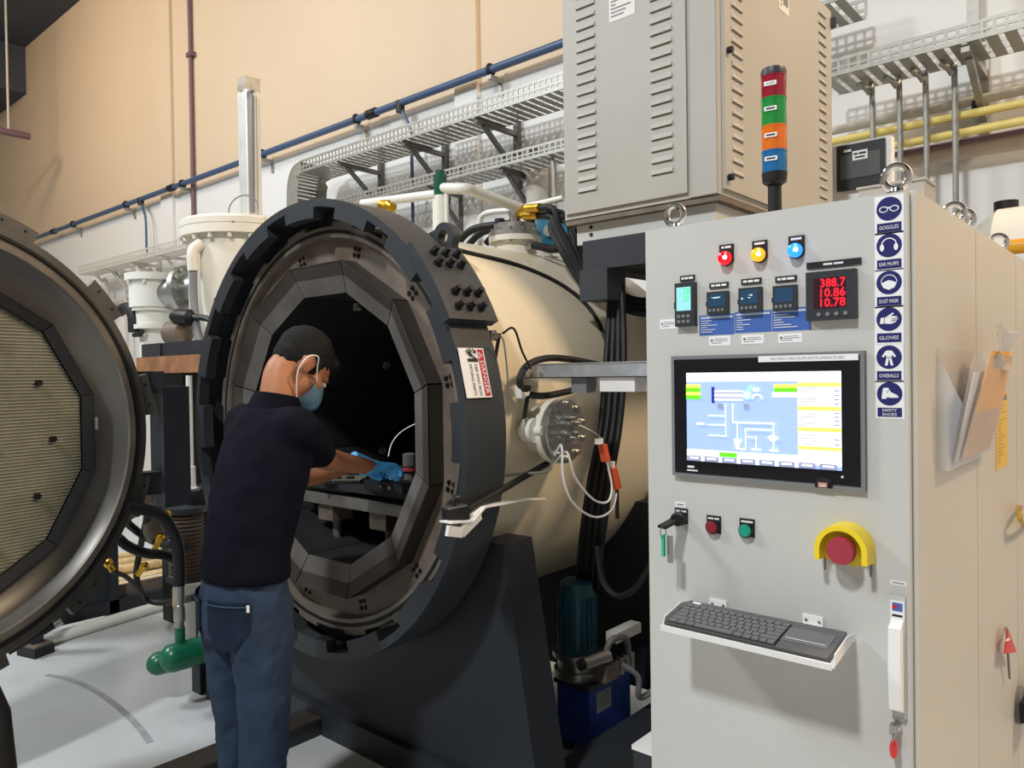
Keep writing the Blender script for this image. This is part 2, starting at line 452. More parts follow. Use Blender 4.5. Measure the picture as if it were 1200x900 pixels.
# blue compressed air main with clips and drops
zb = at(350, 165, Y=YW-.14).z; yb = YW-.14
t = thing('air_pipe', 'long blue compressed air pipe running high along the wall', 'pipe', (-9, yb, zb))
fin('pipe_run', tube(B(), [(at(36, 281, Y=yb).x, yb, zb), (.5, yb, zb)], .036, 14), 'blue_pipe', t)
for px, py in ((86, 262), (148, 240), (214, 216), (308, 182), (418, 140), (575, 81)):
    x = at(px, py, Y=yb).x
    bm = B(); obox(bm, (x, YW-.085, zb-.07), (.025, 0, 0), (0, .08, 0), (0, 0, .018)); box(bm, (x-.02, YW-.02, zb-.2), (x+.02, YW-.002, zb-.05))
    br = fin('bracket', bm, 'galvanised', t)
    fin('clip', torus(B(), (x, yb, zb), (1, 0, 0), .045, .014, 16, 8), 'black', br)
for px, py in ((63, 271), (201, 221), (436, 133)):
    x = at(px, py, Y=yb).x
    fin('coupling', cyl(B(), (x-.07, yb, zb), (x+.07, yb, zb), .05, seg=14), 'black', t)
for px, py, yend in ((165, 234, 300), (469, 123, 280)):
    x = at(px, py, Y=yb).x; ze = at(px, yend, Y=yb).z
    bm = tube(B(), [(x, yb, zb), (x+.05, yb, zb-.12), (x+.14, yb, zb-.28), (x+.16, yb, zb-.5), (x+.16, yb, ze)], .017, 10, 4)
    d = fin('drop_pipe', bm, 'blue_pipe', t)
    fin('drop_tee', cyl(B(), (x, yb, zb-.09), (x, yb, zb+.02), .045, seg=12), 'black', d)
# vertical conduit
p0, p1 = at(228, 285, Y=YW-.04), at(221, 0, Y=YW-.04)
xv = (p0.x+p1.x)/2
t = thing('conduit', 'thin dark conduit running straight up the beige wall', 'conduit', (xv, YW-.04, p0.z))
fin('conduit_run', tube(B(), [(xv, YW-.04, .5), (xv, YW-.04, ZC)], .028, 10), 'purple_pipe', t)
for z in (at(224, 67, Y=YW).z, at(226, 200, Y=YW).z-1):
    fin('clip', box(B(), (xv-.05, YW-.08, z-.03), (xv+.09, YW, z+.03)), 'purple_pipe', t)
# hanging sprinkler pipe beside the roof beam
a, b = at(35, 160, Y=4.6), at(0, 153, X=at(35, 160, Y=4.6).x)
t = thing('hanging_pipe', 'brown pipe hung on a rod below the dark roof beam', 'pipe', a)
fin('pipe_run', tube(B(), [a, a+(b-a)*3], .06, 12), 'purple_pipe', t)
c = at(10, 155, X=a.x)
fin('hanger_rod', tube(B(), [c, (c.x, c.y, ZC)], .018, 8), 'grey_pipe', t)

def tray(name, label, x0, x1, yf, yb_, zt, hgt=.11, pitch=.055, group='perforated cable trays on the wall', m='galvanised'):
    """perforated tray: slotted side rails and a slotted bottom, all real strips"""
    t = thing(name, label, 'cable tray', ((x0+x1)/2, yf, zt-hgt), group)
    for y in (yf, yb_):
        bm = B()
        box(bm, (x0, y-.004, zt-.02), (x1, y+.004, zt)); box(bm, (x0, y-.004, zt-hgt), (x1, y+.004, zt-hgt+.025)); box(bm, (x0, y-.004, zt-hgt*.62), (x1, y+.004, zt-hgt*.48))
        n = int((x1-x0)/pitch)
        for i in range(n+1):
            x = x0+(x1-x0)*i/n; box(bm, (x-.008, y-.0035, zt-hgt+.02), (x+.008, y+.0035, zt-.01))
        fin('side_rail', bm, m, t, smooth=False)
    bm = B(); n = int((x1-x0)/(pitch*1.5))
    for i in range(n):
        x = x0+(x1-x0)*(i+.5)/n; box(bm, (x-.028, yf, zt-hgt), (x+.028, yb_, zt-hgt+.004))
    fin('tray_bottom', bm, m, t, smooth=False)
    return t
def wall_bracket(parent, x, yf, z, drop=.42, m='bracket_grey'):
    bm = B(); bar(bm, (x, yf+.02, z-.02), (x, YW, z-.02), .04, .04); bar(bm, (x, YW-.03, z+.25), (x, YW-.03, z-drop), .05, .05)
    bar(bm, (x, yf+.12, z-.04), (x, YW-.05, z-drop*.72), .035, .035, up=(1, 0, 0))
    return fin('wall_bracket', bm, m, parent, smooth=False)
# upper tray
yt0, yt1 = 4.62, 4.98
zt = at(520, 131, Y=yt0).z
xl = at(352, 186, Y=yt0).x
tr = tray('cable_tray', 'upper perforated tray that bends down behind the furnace ring', xl, at(992, 0, Y=yt0).x, yt0, yt1, zt, .13)
for px, py in ((395, 178), (470, 153), (555, 126)):
    wall_bracket(tr, at(px, py, Y=yt0).x, yt0, zt-.13, .5)
bm = B()   # the drop at the left end
P = [(xl, 0, zt), (xl-.16, 0, zt-.05), (xl-.25, 0, zt-.2), (xl-.27, 0, zt-.45), (xl-.29, 0, zt-1.0)]
P = spline(P, 5)
for y in (yt0, yt1):
    Q = []
    for i, q in enumerate(P):
        d = (P[min(i+1, len(P)-1)]-P[max(i-1, 0)]).normalized(); nn = V((-d.z, 0, d.x))
        Q.append((V((q.x, y, q.z)), V((q.x, y, q.z))+nn*(.13 if i < 6 else .2)))
    for a, b in zip(Q, Q[1:]):
        prism(bm, [a[0], b[0], b[1], a[1]], (0, .006, 0))
Q = []
for i, q in enumerate(P):
    d = (P[min(i+1, len(P)-1)]-P[max(i-1, 0)]).normalized(); nn = V((-d.z, 0, d.x))
    Q.append(V((q.x, yt0, q.z))+nn*.01)
for i, (a, b) in enumerate(zip(Q, Q[1:])):
    d = (b-a)*.42; m_ = (a+b)/2; w_ = V((0, yt1-yt0, 0))
    prism(bm, [m_-d, m_+d, m_+d+w_, m_-d+w_], (b-a).cross(w_).normalized()*.005)
fin('drop_bend', bm, 'galvanised', tr, smooth=False)
# lower tray (runs on to the right)
yl0 = 4.72; zl = at(520, 199, Y=yl0).z
x0 = at(392, 233, Y=yl0).x
tr2 = tray('cable_tray', 'lower perforated tray passing behind the white pipe and green valve', x0, at(700, 150, Y=yl0).x, yl0, 5.0, zl, .1)
for px in (500, 585): wall_bracket(tr2, at(px, 210, Y=yl0).x, yl0, zl-.1, .45)
# right-hand tray beyond the grey box
yr0 = 4.62; zr = at(1100, 36, Y=yr0).z
tr3 = tray('cable_tray', 'perforated tray above the yellow pipes beside the grey louvred box', at(960, 72, Y=yr0).x, 2.2, yr0, 4.95, zr, .1)
xb = at(1130, 45, Y=yr0).x
bk = wall_bracket(tr3, xb, yr0, zr-.1, .38, 'galvanised')
fin('hanger_strut', bar(B(), (xb-.02, 4.98, zr), (xb-.02, 4.98, ZC), .06, .05), 'galvanised', tr3, smooth=False)
# left-hand tray low on the wall
yv0 = 4.75
a = at(92, 312, Y=yv0); b = at(216, 284, Y=yv0)
tr4 = tray('cable_tray', 'grey tray low on the wall left of the white vacuum tank', a.x, b.x+1.2, yv0, 5.0, (a.z+b.z)/2+.03, .14, pitch=.07, m='grey_pipe')
zq = (a.z+b.z)/2-.11
for px in (122, 152, 186):
    wall_bracket(tr4, at(px, 300, Y=yv0).x, yv0, zq, .55, 'grey_pipe')
for i, px in enumerate((108, 128, 160)):
    x = at(px, 312, Y=yv0+.1).x
    pipe('conduit', [(x, 4.9, zq), (x+.05, 4.98, zq-.12), (x+.06, 5.05, zq-.3), (x+.06, 5.1, .3)], .022, 'grey_pipe',
         'thin grey conduit dropping from the low tray, %s of three' % ('leftmost', 'middle', 'rightmost')[i], 'conduit', 'conduits under the low tray', sm=4)
z = at(140, 352, Y=YW-.08).z
pipe('wall_pipe', [(-16, YW-.08, z), (at(216, 350, Y=YW).x+2, YW-.08, z)], .025, 'grey_pipe', 'thin grey pipe low on the white wall behind the pump')
# pipes on the right
def hpipe(name, px, py, y, r, m, label, x1=3.0, pxl=960, pyl=None):
    q = at(px, py, Y=y); x0 = at(pxl, pyl or py, Y=y).x
    return pipe(name, [(x0, y, q.z), (x1, y, q.z)], r, m, label, group='pipes on the wall by the cabinet')
hpipe('wall_pipe', 1090, 129, 5.05, .028, 'grey_pipe', 'pale grey pipe, uppermost of the wall pipes above the cabinet')
hpipe('wall_pipe', 1090, 143, 5.0, .024, 'yellow_pipe', 'upper of the two pale yellow wall pipes above the cabinet')
hpipe('wall_pipe', 1120, 157, 4.95, .024, 'yellow_pipe', 'lower of the two pale yellow wall pipes above the cabinet', pxl=1035)
hpipe('wall_pipe', 1120, 168, 5.05, .016, 'purple_pipe', 'thin purplish brown pipe below the yellow pipes', pxl=1040)
hpipe('wall_pipe', 1150, 172, 5.12, .055, 'beige_pipe', 'thick beige pipe, lowest of the wall pipes above the cabinet', pxl=1058, pyl=195)
for i, px in enumerate((1010, 1042, 1073, 1107)):
    q = at(px, 90, Y=4.8)
    pipe('conduit', [(q.x-.02, 4.8, zr-.11), (q.x+.02, 4.86, zr-.16), (q.x+.03, 4.9, zr-.3), (q.x+.03, 4.9, 1.0)], .016, 'galvanised',
         'bent steel conduit dropping from the tray, %s beside the grey box' % ('first', 'second', 'third', 'fourth')[i], 'conduit', 'conduits dropping behind the yellow pipes', sm=4)
for i, (px, py) in enumerate(((1117, 137), (1117, 155), (1138, 121))):
    q = at(px, py, Y=4.96)
    o = fin('pipe_clamp', torus(B(), (q.x, 5.0 if i != 2 else 5.05, q.z), (1, 0, 0), .034, .009, 16, 8), 'black', None)
    tag(o, ['black clamp on the upper yellow pipe', 'black clamp on the lower yellow pipe', 'black clamp on the pale grey pipe under the bracket'][i], 'clamp', 'pipe clamps')
# ================================================================ vacuum furnace
FX, FZ, FY, FR = -2.472, 1.2855, 1.65, .850
RB = .776
def fp(r, deg, y): a = math.radians(deg); return V((FX+r*math.cos(a), y, FZ+r*math.sin(a)))
def flathe(bm, prof, seg=96):
    """prof (y, r) around the furnace axis"""
    return lathe(bm, [(y, r) for y, r in prof], (FX, 0, FZ), (0, 1, 0), seg)
fur = thing('vacuum_furnace', 'large cream vacuum furnace with dark front ring standing open', 'furnace', (FX, 2.4, 0))
sh = fin('vessel_shell', flathe(B(), [(1.80, .70), (1.80, RB), (3.25, RB), (3.36, .74), (3.46, .64), (3.52, .48), (3.55, .25), (3.555, 0)]), 'vessel_cream', fur)
fin('weld_band', flathe(B(), [(3.02, RB), (3.02, RB+.012), (3.07, RB+.012), (3.07, RB)]), 'vessel_cream', sh)
# locking ring: outer drum, toothed front face
bm = B()
flathe(bm, [(1.655, .845), (1.66, .85), (1.825, .85), (1.83, .845), (1.83, .78), (1.80, .78), (1.80, .835), (1.655, .835), (1.655, .845)], 128)
ring = fin('locking_ring', bm, 'dark_steel', fur)
N, M_ = 16, 240
def tooth_r(deg):
    k = ((deg-80+360) % 22.5)
    return .822 if (k < 4.6 or k > 22.5-4.6) else .781
bm = B(); fo, fi_, bo, bi = [], [], [], []
angs = []
for j in range(N):
    c = 80+22.5*j
    angs += [(c-4.6, .822), (c-2, .822), (c, .822), (c+2, .822), (c+4.6, .822), (c+4.6, .781), (c+7, .781), (c+9.2, .781), (c+11.25, .781), (c+13.3, .781), (c+15.5, .781), (c+17.9, .781)]
for a, r in angs:
    fo.append(bm.verts.new(fp(.85, a, FY))); fi_.append(bm.verts.new(fp(r, a, FY)))
    bo.append(bm.verts.new(fp(.85, a, FY+.045))); bi.append(bm.verts.new(fp(r, a, FY+.045)))
n = len(angs)
for i in range(n):
    j = (i+1) % n
    same = abs(angs[i][0]-angs[j][0]) < 1e-6
    if same:
        bm.faces.new((fi_[i], fi_[j], bi[j], bi[i]))
        continue
    bm.faces.new((fo[i], fo[j], fi_[j], fi_[i])); bm.faces.new((bo[i], bi[i], bi[j], bo[j]))
    bm.faces.new((fi_[i], fi_[j], bi[j], bi[i])); bm.faces.new((fo[i], bo[i], bo[j], fo[j]))
fin('toothed_face', bm, 'dark_steel', ring)
# vessel flange with tabs behind the ring
bm = B(); prev = None; A = []
for j in range(N):
    c = 80+22.5*j
    A += [(c-4.6, .780), (c, .780), (c+4.6, .780), (c+4.61, .764), (c+11, .764), (c+17.89, .764)]
f0 = [bm.verts.new(fp(r, a, 1.735)) for a, r in A]; f1 = [bm.verts.new(fp(.722, a, 1.735)) for a, r in A]
b0 = [bm.verts.new(fp(r, a, 1.80)) for a, r in A]; f2 = [bm.verts.new(fp(.716, a, 1.745)) for a, r in A]; f3 = [bm.verts.new(fp(.716, a, 1.80)) for a, r in A]
n = len(A)
for i in range(n):
    j = (i+1) % n
    for p, q in ((f0, f1), (b0, f0), (f1, f2), (f2, f3)): bm.faces.new((p[i], p[j], q[j], q[i]))
fin('vessel_flange', bm, 'machined', fur)
fin('seal_groove', flathe(B(), [(1.7345, .736), (1.733, .740), (1.733, .746), (1.7345, .750)]), 'black_rubber', fur)
# screw plate annulus
pl = fin('retainer_plate', flathe(B(), [(1.80, .718), (1.768, .718), (1.768, .56), (1.80, .56)]), 'flange_grey', fur)
sm_ = bolt_mesh(.0068, .006, 'screw'); sm_.materials.append(MATS['black'])
for k in range(12):
    for dr in (-.012, .012):
        for da in (-1.05, 1.05):
            place('screw', sm_, 'black', pl, fp(.677+dr, 15+30*k+da, 1.768), basis(V((1, 0, 0)), V((0, 0, 1)), V((0, -1, 0))))
# twelve-sided heat shield: each panel a piece
shield = fin('shield_frame', flathe(B(), [(1.80, .60), (1.79, .60), (1.79, .55), (1.80, .55)], 12), 'shield_grey', fur)
for k in range(12):
    a0, a1 = 15+30*k+.25, 45+30*k-.25
    # outward side panel, sloping front panel, inner lip
    bm = B(); t_ = .004
    q = [fp(.642, a0, 1.79), fp(.642, a1, 1.79), fp(.642, a1, 1.70), fp(.642, a0, 1.70)]
    prism(bm, q, (fp(.642, (a0+a1)/2, 0)-fp(.646, (a0+a1)/2, 0)))
    fin('side_panel', bm, 'shield_dark', shield, smooth=False)
    bm = B()
    q = [fp(.642, a0, 1.70), fp(.642, a1, 1.70), fp(.588, a1, 1.722), fp(.588, a0, 1.722)]
    prism(bm, q, (0, .005, 0)); fin('outer_strip', bm, 'shield_dark', shield, smooth=False); bm = B()
    q = [fp(.588, a0, 1.722), fp(.588, a1, 1.722), fp(.524, a1, 1.745), fp(.524, a0, 1.745)]
    prism(bm, q, (0, .005, 0))
    fin('front_panel', bm, 'shield_grey', shield, smooth=False)
    bm = B(); e = fp(.004, (a0+a1)/2, 0)-V((FX, 0, FZ))
    q = [fp(.524, a0, 1.745), fp(.524, a1, 1.745), fp(.52, a1, 3.0), fp(.52, a0, 3.0)]
    prism(bm, q, e)
    fin('hot_zone_panel', bm, 'graphite', shield, smooth=False)
bm = B(); prism(bm, [fp(.525, 15+30*k, 2.98) for k in range(12)], (0, .02, 0)); fin('hot_zone_end', bm, 'graphite', shield, smooth=False)
# gas nozzles inside the hot zone
for ang in (150, 105, 60, 200):
    for y in (2.0, 2.4, 2.8):
        c = fp(.515, ang, y); d = (V((FX, y, FZ))-c).normalized()
        bm = B(); torus(bm, c+d*.02, d, .014, .006, 16, 8); cyl(bm, c, c+d*.02, .016, seg=14)
        fin('gas_nozzle', bm, 'ceramic_mesh', shield)
# bolt plate on the ring flank
bm = B(); v = []
for i in range(9):
    a = 24.5+20*i/8
    v.append([fp(r, a, y) for r, y in ((.85, 1.625), (.885, 1.625), (.885, 1.845), (.85, 1.845))])
V4 = [[bm.verts.new(q) for q in row] for row in v]
for a, b in zip(V4, V4[1:]):
    for k in range(4): bm.faces.new((a[k], a[(k+1) % 4], b[(k+1) % 4], b[k]))
bm.faces.new(V4[0]); bm.faces.new(V4[-1][::-1])
bp = fin('clamp_plate', bm, 'dark_steel', fur, bevel=.003)
bb = bolt_mesh(.011, .03, 'bolt'); bb.materials.append(MATS['black'])
for a in (27.5, 31.0, 38.3, 41.6):
    for y in (1.685, 1.735, 1.785):
        d = (fp(1, a, 0)-fp(0, a, 0)); t2 = V((0, 1, 0)); place('bolt', bb, 'black', bp, fp(.884, a, y+(.012 if a in (31.0, 41.6) else 0)), basis(t2.cross(d), t2, d) if False else basis(t2, d.cross(t2), d))
# danger label on the ring flank, printed sideways
def on_ring(deg, y, r=.8515): return fp(r, deg, y)
am = 13.6; up_ = V((0, 1, 0)); rd = (on_ring(am, 0)-V((FX, 0, FZ))).normalized()
down = V((math.sin(math.radians(am)), 0, -math.cos(math.radians(am))))
Lw, Lh = .158, .112     # reading length (down the flank) and height (along the axis)
o_ = fp(.853, am, 1.652) - down*(Lw/2)
items = [('rect', .004, .082, Lw-.004, Lh-.004, 'danger_red'),
         ('poly', [(.012, .086), (.034, .086), (.023, .104)], 'label_white'), ('poly', [(.0165, .0885), (.0295, .0885), (.023, .0995)], 'danger_red'),
         ('text', 'DANGER', .094, .0955, .105, .017, 'label_white'),
         ('text', 'KEEP AWAY FROM', .102, .064, .098, .013, 'print_black'), ('text', 'MOVING PARTS', .102, .040, .098, .013, 'print_black'),
         ('rect', .034, .032, .044, .078, 'print_black'),
         ('poly', [(.024, .058), (.030, .046), (.018, .040), (.012, .050)], 'print_black'),
         ('line', [(.014, .050), (.004, .062)], .004, 'print_black'), ('line', [(.014, .045), (.003, .050)], .004, 'print_black'),
         ('line', [(.016, .042), (.005, .040)], .004, 'print_black'), ('line', [(.020, .040), (.010, .030)], .004, 'print_black'), ('line', [(.026, .056), (.034, .066)], .005, 'print_black'),
         ('disc', .012, .068, .006, 'print_black')]
decal('danger_label', fur, o_, down, up_, Lw, Lh, items, label='white and red danger label printed sideways')
# lifting lug
c = at(516, 284, Y=1.90); d = (V((c.x, 0, c.z))-V((FX, 0, FZ))).normalized(); c = V((FX, 1.90, FZ))+d*(RB-.03); s = V((-d.z, 0, d.x))
bm = B(); pts = []
for i in range(13):
    a = PI*i/12; pts.append(c+d*.10+s*math.cos(a)*.052+d*math.sin(a)*.052)
pts = [c+s*.075]+pts+[c-s*.075]
hole = [c+d*.10+s*math.cos(2*PI*i/20)*.024+d*math.sin(2*PI*i/20)*.024 for i in range(20)]
# plate with a hole: strip between outline and hole on both faces
outl = []
for i in range(20):
    a = 2*PI*i/20; dirv = s*math.cos(a)+d*math.sin(a)
    r_ = .052 if math.sin(a) >= -.05 else None
    if r_ is None:
        k = -.10/math.sin(a)*1.0; x = math.cos(a)*k
        lim = .072
        if abs(x) > lim: k = lim/abs(math.cos(a))
        outl.append(c+d*.10+dirv*k)
    else: outl.append(c+d*.10+dirv*r_)
vv = [[bm.verts.new(q+V((0, y, 0))) for q in L] for y in (0, .035) for L in (outl, hole)]
for i in range(20):
    j = (i+1) % 20
    bm.faces.new((vv[0][i], vv[0][j], vv[1][j], vv[1][i])); bm.faces.new((vv[2][j], vv[2][i], vv[3][i], vv[3][j]))
    bm.faces.new((vv[0][j], vv[0][i], vv[2][i], vv[2][j])); bm.faces.new((vv[1][i], vv[1][j], vv[3][j], vv[3][i]))
fin('lifting_lug', bm, 'dark_steel', fur)
# hinge block on the hidden side of the ring
c = fp(.87, 145, 1.74); fin('ring_lug', obox(B(), c, (.03, 0, 0), (0, .05, 0), (0, 0, .05)), 'dark_steel', fur, bevel=.004)
# saddle supports
def saddle(y0, y1):
    half_b, half_t = .93, .80
    pts = [V((FX-half_b, y0, .11))]
    zt_ = .92
    pts.append(V((FX+half_b, y0, .11))); pts.append(V((FX+half_t*.985, y0, zt_)))
    a0 = math.degrees(math.asin((zt_-FZ)/.772)); 
    for i in range(13):
        a = a0+(-180-2*a0)*i/12
        pts.append(fp(.772, a, y0))
    pts.append(V((FX-half_t*.985, y0, zt_)))
    return prism(B(), pts, (0, y1-y0, 0))
fin('saddle_support', saddle(1.87, 2.02), 'navy_steel', fur, smooth=False)
fin('saddle_support', saddle(2.85, 3.0), 'navy_steel', fur, smooth=False)
# base skid
for x in (FX-.88, FX+.88):
    fin('base_beam', box(B(), (x-.07, 1.80, 0), (x+.07, 3.3, .11)), 'navy_steel', fur, bevel=.004)
fin('base_beam', box(B(), (FX-.95, 1.84, 0), (FX+.95, 1.95, .109)), 'navy_steel', fur, bevel=.004)
# thermocouple port on the flank
pc = V((-1.735, 2.09, 1.283))
port = fin('instrument_port', lathe(B(), [(-.03, .085), (.10, .085), (.10, .112), (.125, .112), (.127, .105), (.127, 0)], pc+V((.0, .0, 0)), (1, 0, 0), 36), 'cream', fur)
pf = fin('port_cover', lathe(B(), [(0, .09), (0, .110), (.022, .110), (.026, .106), (.026, 0)], pc+V((.128, 0, 0)), (1, 0, 0), 36), 'steel', fur)
b8 = bolt_mesh(.009, .016, 'bolt'); b8.materials.append(MATS['steel'])
Mx = basis(V((0, 1, 0)), V((0, 0, 1)), V((1, 0, 0)))
for k in range(10):
    a = 2*PI*k/10+.3; place('bolt', b8, 'steel', pf, pc+V((.152, .093*math.cos(a), .093*math.sin(a))), Mx)
for k in range(6):
    a = 2*PI*k/6+.5; c = pc+V((.153, .034*math.cos(a), .034*math.sin(a)+.01))
    bm = cyl(B(), c, c+V((.022, 0, 0)), .011, seg=6); cyl(bm, c+V((.022, 0, 0)), c+V((.04, 0, 0)), .006, seg=10); fin('cable_gland', bm, 'steel', pf)
# small valve port left of it
vc = V((-1.72, 1.985, 1.29))
bm = lathe(B(), [(-.03, .022), (.05, .022), (.05, .042), (.066, .042), (.066, .02), (.075, .042), (.092, .042), (.092, .016), (.12, .016), (.12, .0)], vc, (1, 0, 0), 24)
vp = fin('sampling_port', bm, 'white_paint', fur)
fin('sample_line', tube(B(), [vc+V((.11, 0, 0)), vc+V((.115, .03, .0)), vc+V((.115, .045, -.02)), vc+V((.115, .045, -.13)), vc+V((.09, -.02, -.14)), vc+V((.0, -.10, -.15))], .005, 8, 3), 'steel', vp)
# small valve with black lever above it
v2 = fp(RB, 10, 1.95)
bm = cyl(B(), v2-V((.02, 0, 0)), v2+V((.07, 0, 0)), .014, seg=14); cyl(bm, v2+V((.04, 0, -.02)), v2+V((.04, 0, .02)), .02, seg=12)
va = fin('small_valve', bm, 'white_paint', fur)
fin('valve_lever', bar(B(), v2+V((.055, .03, .02)), v2+V((.055, .0, -.09)), .012, .008), 'black', va)
fin('valve_knob', cyl(B(), v2+V((.07, -.02, .012)), v2+V((.09, -.02, .012)), .012, seg=12), 'black', va)
v3 = fp(RB, 24.5, 1.89)
bm = cyl(B(), v3-V((.02, 0, 0)), v3+V((.05, 0, .0)), .012, seg=12); cyl(bm, v3+V((.03, 0, -.015)), v3+V((.03, 0, .02)), .015, seg=10)
va = fin('small_valve', bm, 'steel', fur)
fin('valve_lever', bar(B(), v3+V((.045, .02, .01)), v3+V((.04, -.005, -.10)), .010, .008), 'black', va)
# limit switch on a white angle bracket at the ring
S0 = at(530, 602, X=-1.62)
sw = thing('limit_switch', 'black and silver limit switch on a white bracket beside the furnace ring', 'switch', S0)
arm0 = at(545, 617, X=-1.62); 
bm = B()
P = [at(522, 612, X=-1.60), at(548, 610, X=-1.60), at(562, 594, X=-1.62), at(612, 585, X=-1.66), at(634, 584, X=-1.70)]
for a, b, wd in zip(P, P[1:], (.05, .045, .045, .035)): bar(bm, a, b, wd, .005, up=(0, 0, 1))
P2 = [at(524, 622, X=-1.58), at(541, 624, X=-1.58), at(562, 603, X=-1.60)]
for a, b in zip(P2, P2[1:]): bar(bm, a, b, .012, .03, up=(0, 0, 1))
fin('angle_bracket', bm, 'white', sw, smooth=False)
c = at(534, 602, X=-1.62); dx, dy, dz = V((.35, .94, .1)).normalized(), V((-.94, .35, 0)), V((0, 0, 1))
dz = dx.cross(dy)
fin('switch_body', obox(B(), c, dx*.035, dy*.022, dz*.02), 'black', sw, bevel=.003)
fin('switch_face', obox(B(), c+dz*.021, dx*.03, dy*.02, dz*.003), 'steel', sw, bevel=.001)
fin('switch_lever', tube(B(), [c+dz*.02, c+dz*.042-dx*.006, c+dz*.045+dx*.012, c+dz*.03+dx*.02], .009, 8, 3), 'black', sw)
fin('plunger_rod', tube(B(), [at(548, 598, X=-1.62), at(600, 567, X=-1.64), at(655, 535, X=-1.66)], .011, 10), 'black', sw)
# black cable coil on the flank and the cable over the shell
pts = [fp(RB+.01, 62, 1.87), fp(RB+.006, 58, 2.1), fp(RB+.006, 54, 2.35), fp(RB+.006, 46, 2.52), fp(RB+.006, 36, 2.60), fp(RB+.006, 24, 2.60), fp(RB+.01, 15, 2.56)]
tag(fin('cable', tube(B(), pts, .009, 8, 6), 'black_rubber'), 'black cable draped down over the cream vessel from the lifting lug', 'cable')
P = [(705, 428), (668, 421), (640, 420), (618, 428), (609, 446), (615, 460), (635, 464), (660, 460), (690, 452)]
pts = [at(x, y, X=-1.66) for x, y in P]
tag(fin('cable', tube(B(), pts, .012, 8, 6), 'black_rubber'), 'thick black cable looped under the galvanised channel', 'cable')
pts = [v3+V((.05, .03, .01)), at(602, 385, X=-1.64), at(612, 412, X=-1.64), at(622, 432, X=-1.64)]
tag(fin('cable', tube(B(), pts, .004, 6, 6), 'black_rubber'), 'thin dark wire from the small valve to the galvanised channel', 'cable')
pts = [at(584, 392, X=-1.63), at(590, 400, X=-1.63), at(594, 430, X=-1.63), at(596, 462, X=-1.63)]
tag(fin('cable', tube(B(), pts, .003, 6, 6), 'steel'), 'fine pale wire hanging beside the danger label', 'cable')
# thermocouple leads
Xp = pc.x+.20
P = [(658, 522), (660, 560), (672, 590), (697, 606), (717, 597), (724, 570)]
tl = thing('thermocouple_lead', 'pale looped thermocouple wire with the lower orange plug', 'cable', at(724, 560, X=Xp), 'thermocouple leads')
fin('wire', tube(B(), [pc+V((.14, -.06, -.09))]+[at(x, y, X=Xp) for x, y in P], .004, 6, 6), 'white', tl)
a, b = at(717, 548, X=Xp), at(723, 572, X=Xp)
fin('plug', bar(B(), a, b, .02, .03, up=(1, 0, 0)), 'orange_plug', tl, bevel=.003); fin('connector', bar(B(), a+V((0, 0, .022)), a, .016, .018, up=(1, 0, 0)), 'white', tl, smooth=False)
fin('tail', tube(B(), [b, b-V((0, 0, .03)), b-V((0, .0, .11))], .007, 8), 'black', tl)
P = [(664, 530), (674, 560), (695, 585), (712, 588), (717, 570), (711, 540)]
tl = thing('thermocouple_lead', 'pale looped thermocouple wire with the upper orange plug', 'cable', at(708, 530, X=Xp), 'thermocouple leads')
fin('wire', tube(B(), [pc+V((.14, -.05, -.1))]+[at(x, y, X=Xp) for x, y in P], .004, 6, 6), 'white', tl)
a, b = at(706, 521, X=Xp), at(710, 540, X=Xp)
fin('plug', bar(B(), a, b, .02, .026, up=(1, 0, 0)), 'orange_plug', tl, bevel=.003)
fin('tag_wire', tube(B(), [pc+V((.16, .02, .03)), at(700, 510, X=Xp), a], .005, 6, 4), 'steel', tl)
fin('connector', obox(B(), at(702, 517, X=Xp), (.008, 0, 0), (0, .014, 0), (0, 0, .010)), 'white', tl)
# hearth and load
he = thing('hearth', 'dark graphite hearth table inside the furnace opening', 'hearth', (FX, 2.2, .8))
fin('hearth_plate', box(B(), (FX-.36, 1.85, 1.025), (FX+.38, 2.85, 1.05)), 'graphite', he, bevel=.002)
fin('cross_beam', box(B(), (FX-.34, 1.86, .955), (FX+.43, 1.92, 1.0)), 'shield_grey', he, bevel=.003)
fin('cross_beam', box(B(), (FX-.34, 2.60, .955), (FX+.43, 2.66, 1.0)), 'shield_grey', he, bevel=.003)
for x in (FX-.2, FX+.14):
    ps = fin('support_post', cyl(B(), (x, 1.93, .79), (x, 1.93, .89), .018, seg=14), 'shield_grey', he)
    fin('support_block', box(B(), (x-.06, 1.88, .885), (x+.04, 1.98, .954)), 'flange_grey', ps, bevel=.004)
    ps = fin('support_post', cyl(B(), (x, 2.63, .79), (x, 2.63, .954), .018, seg=14), 'shield_grey', he)
# striped perforated plate lying on the hearth
c = at(392, 565, Z=1.053)
bm = B(); ux, uy = V((.8, .6, 0)), V((-.6, .8, 0)); W_ = .085
pa = thing('ribbed_plate', 'small striped ceramic plate with dark openings on the hearth beside the forearm', 'plate', (c.x, c.y, 1.05))
c = V((c.x, c.y+.05, 1.0565))
fin('plate_body', obox(B(), c, ux*W_, uy*.075, V((0, 0, .006))), 'black', pa)
bm = B()
for i in range(13):
    k = -1+2*(i+.5)/13; obox(bm, c+ux*(W_*k)+V((0, 0, .007)), ux*.0035, uy*.075, V((0, 0, .002)))
fin('rib', bm, 'ceramic_mesh', pa, smooth=False, kind='stuff')
for k in (-.3, .35):
    fin('port_ring', cyl(B(), c+ux*W_*k-uy*.02, c+ux*W_*k-uy*.02+V((0, 0, .016)), .017, seg=18), 'black', pa)
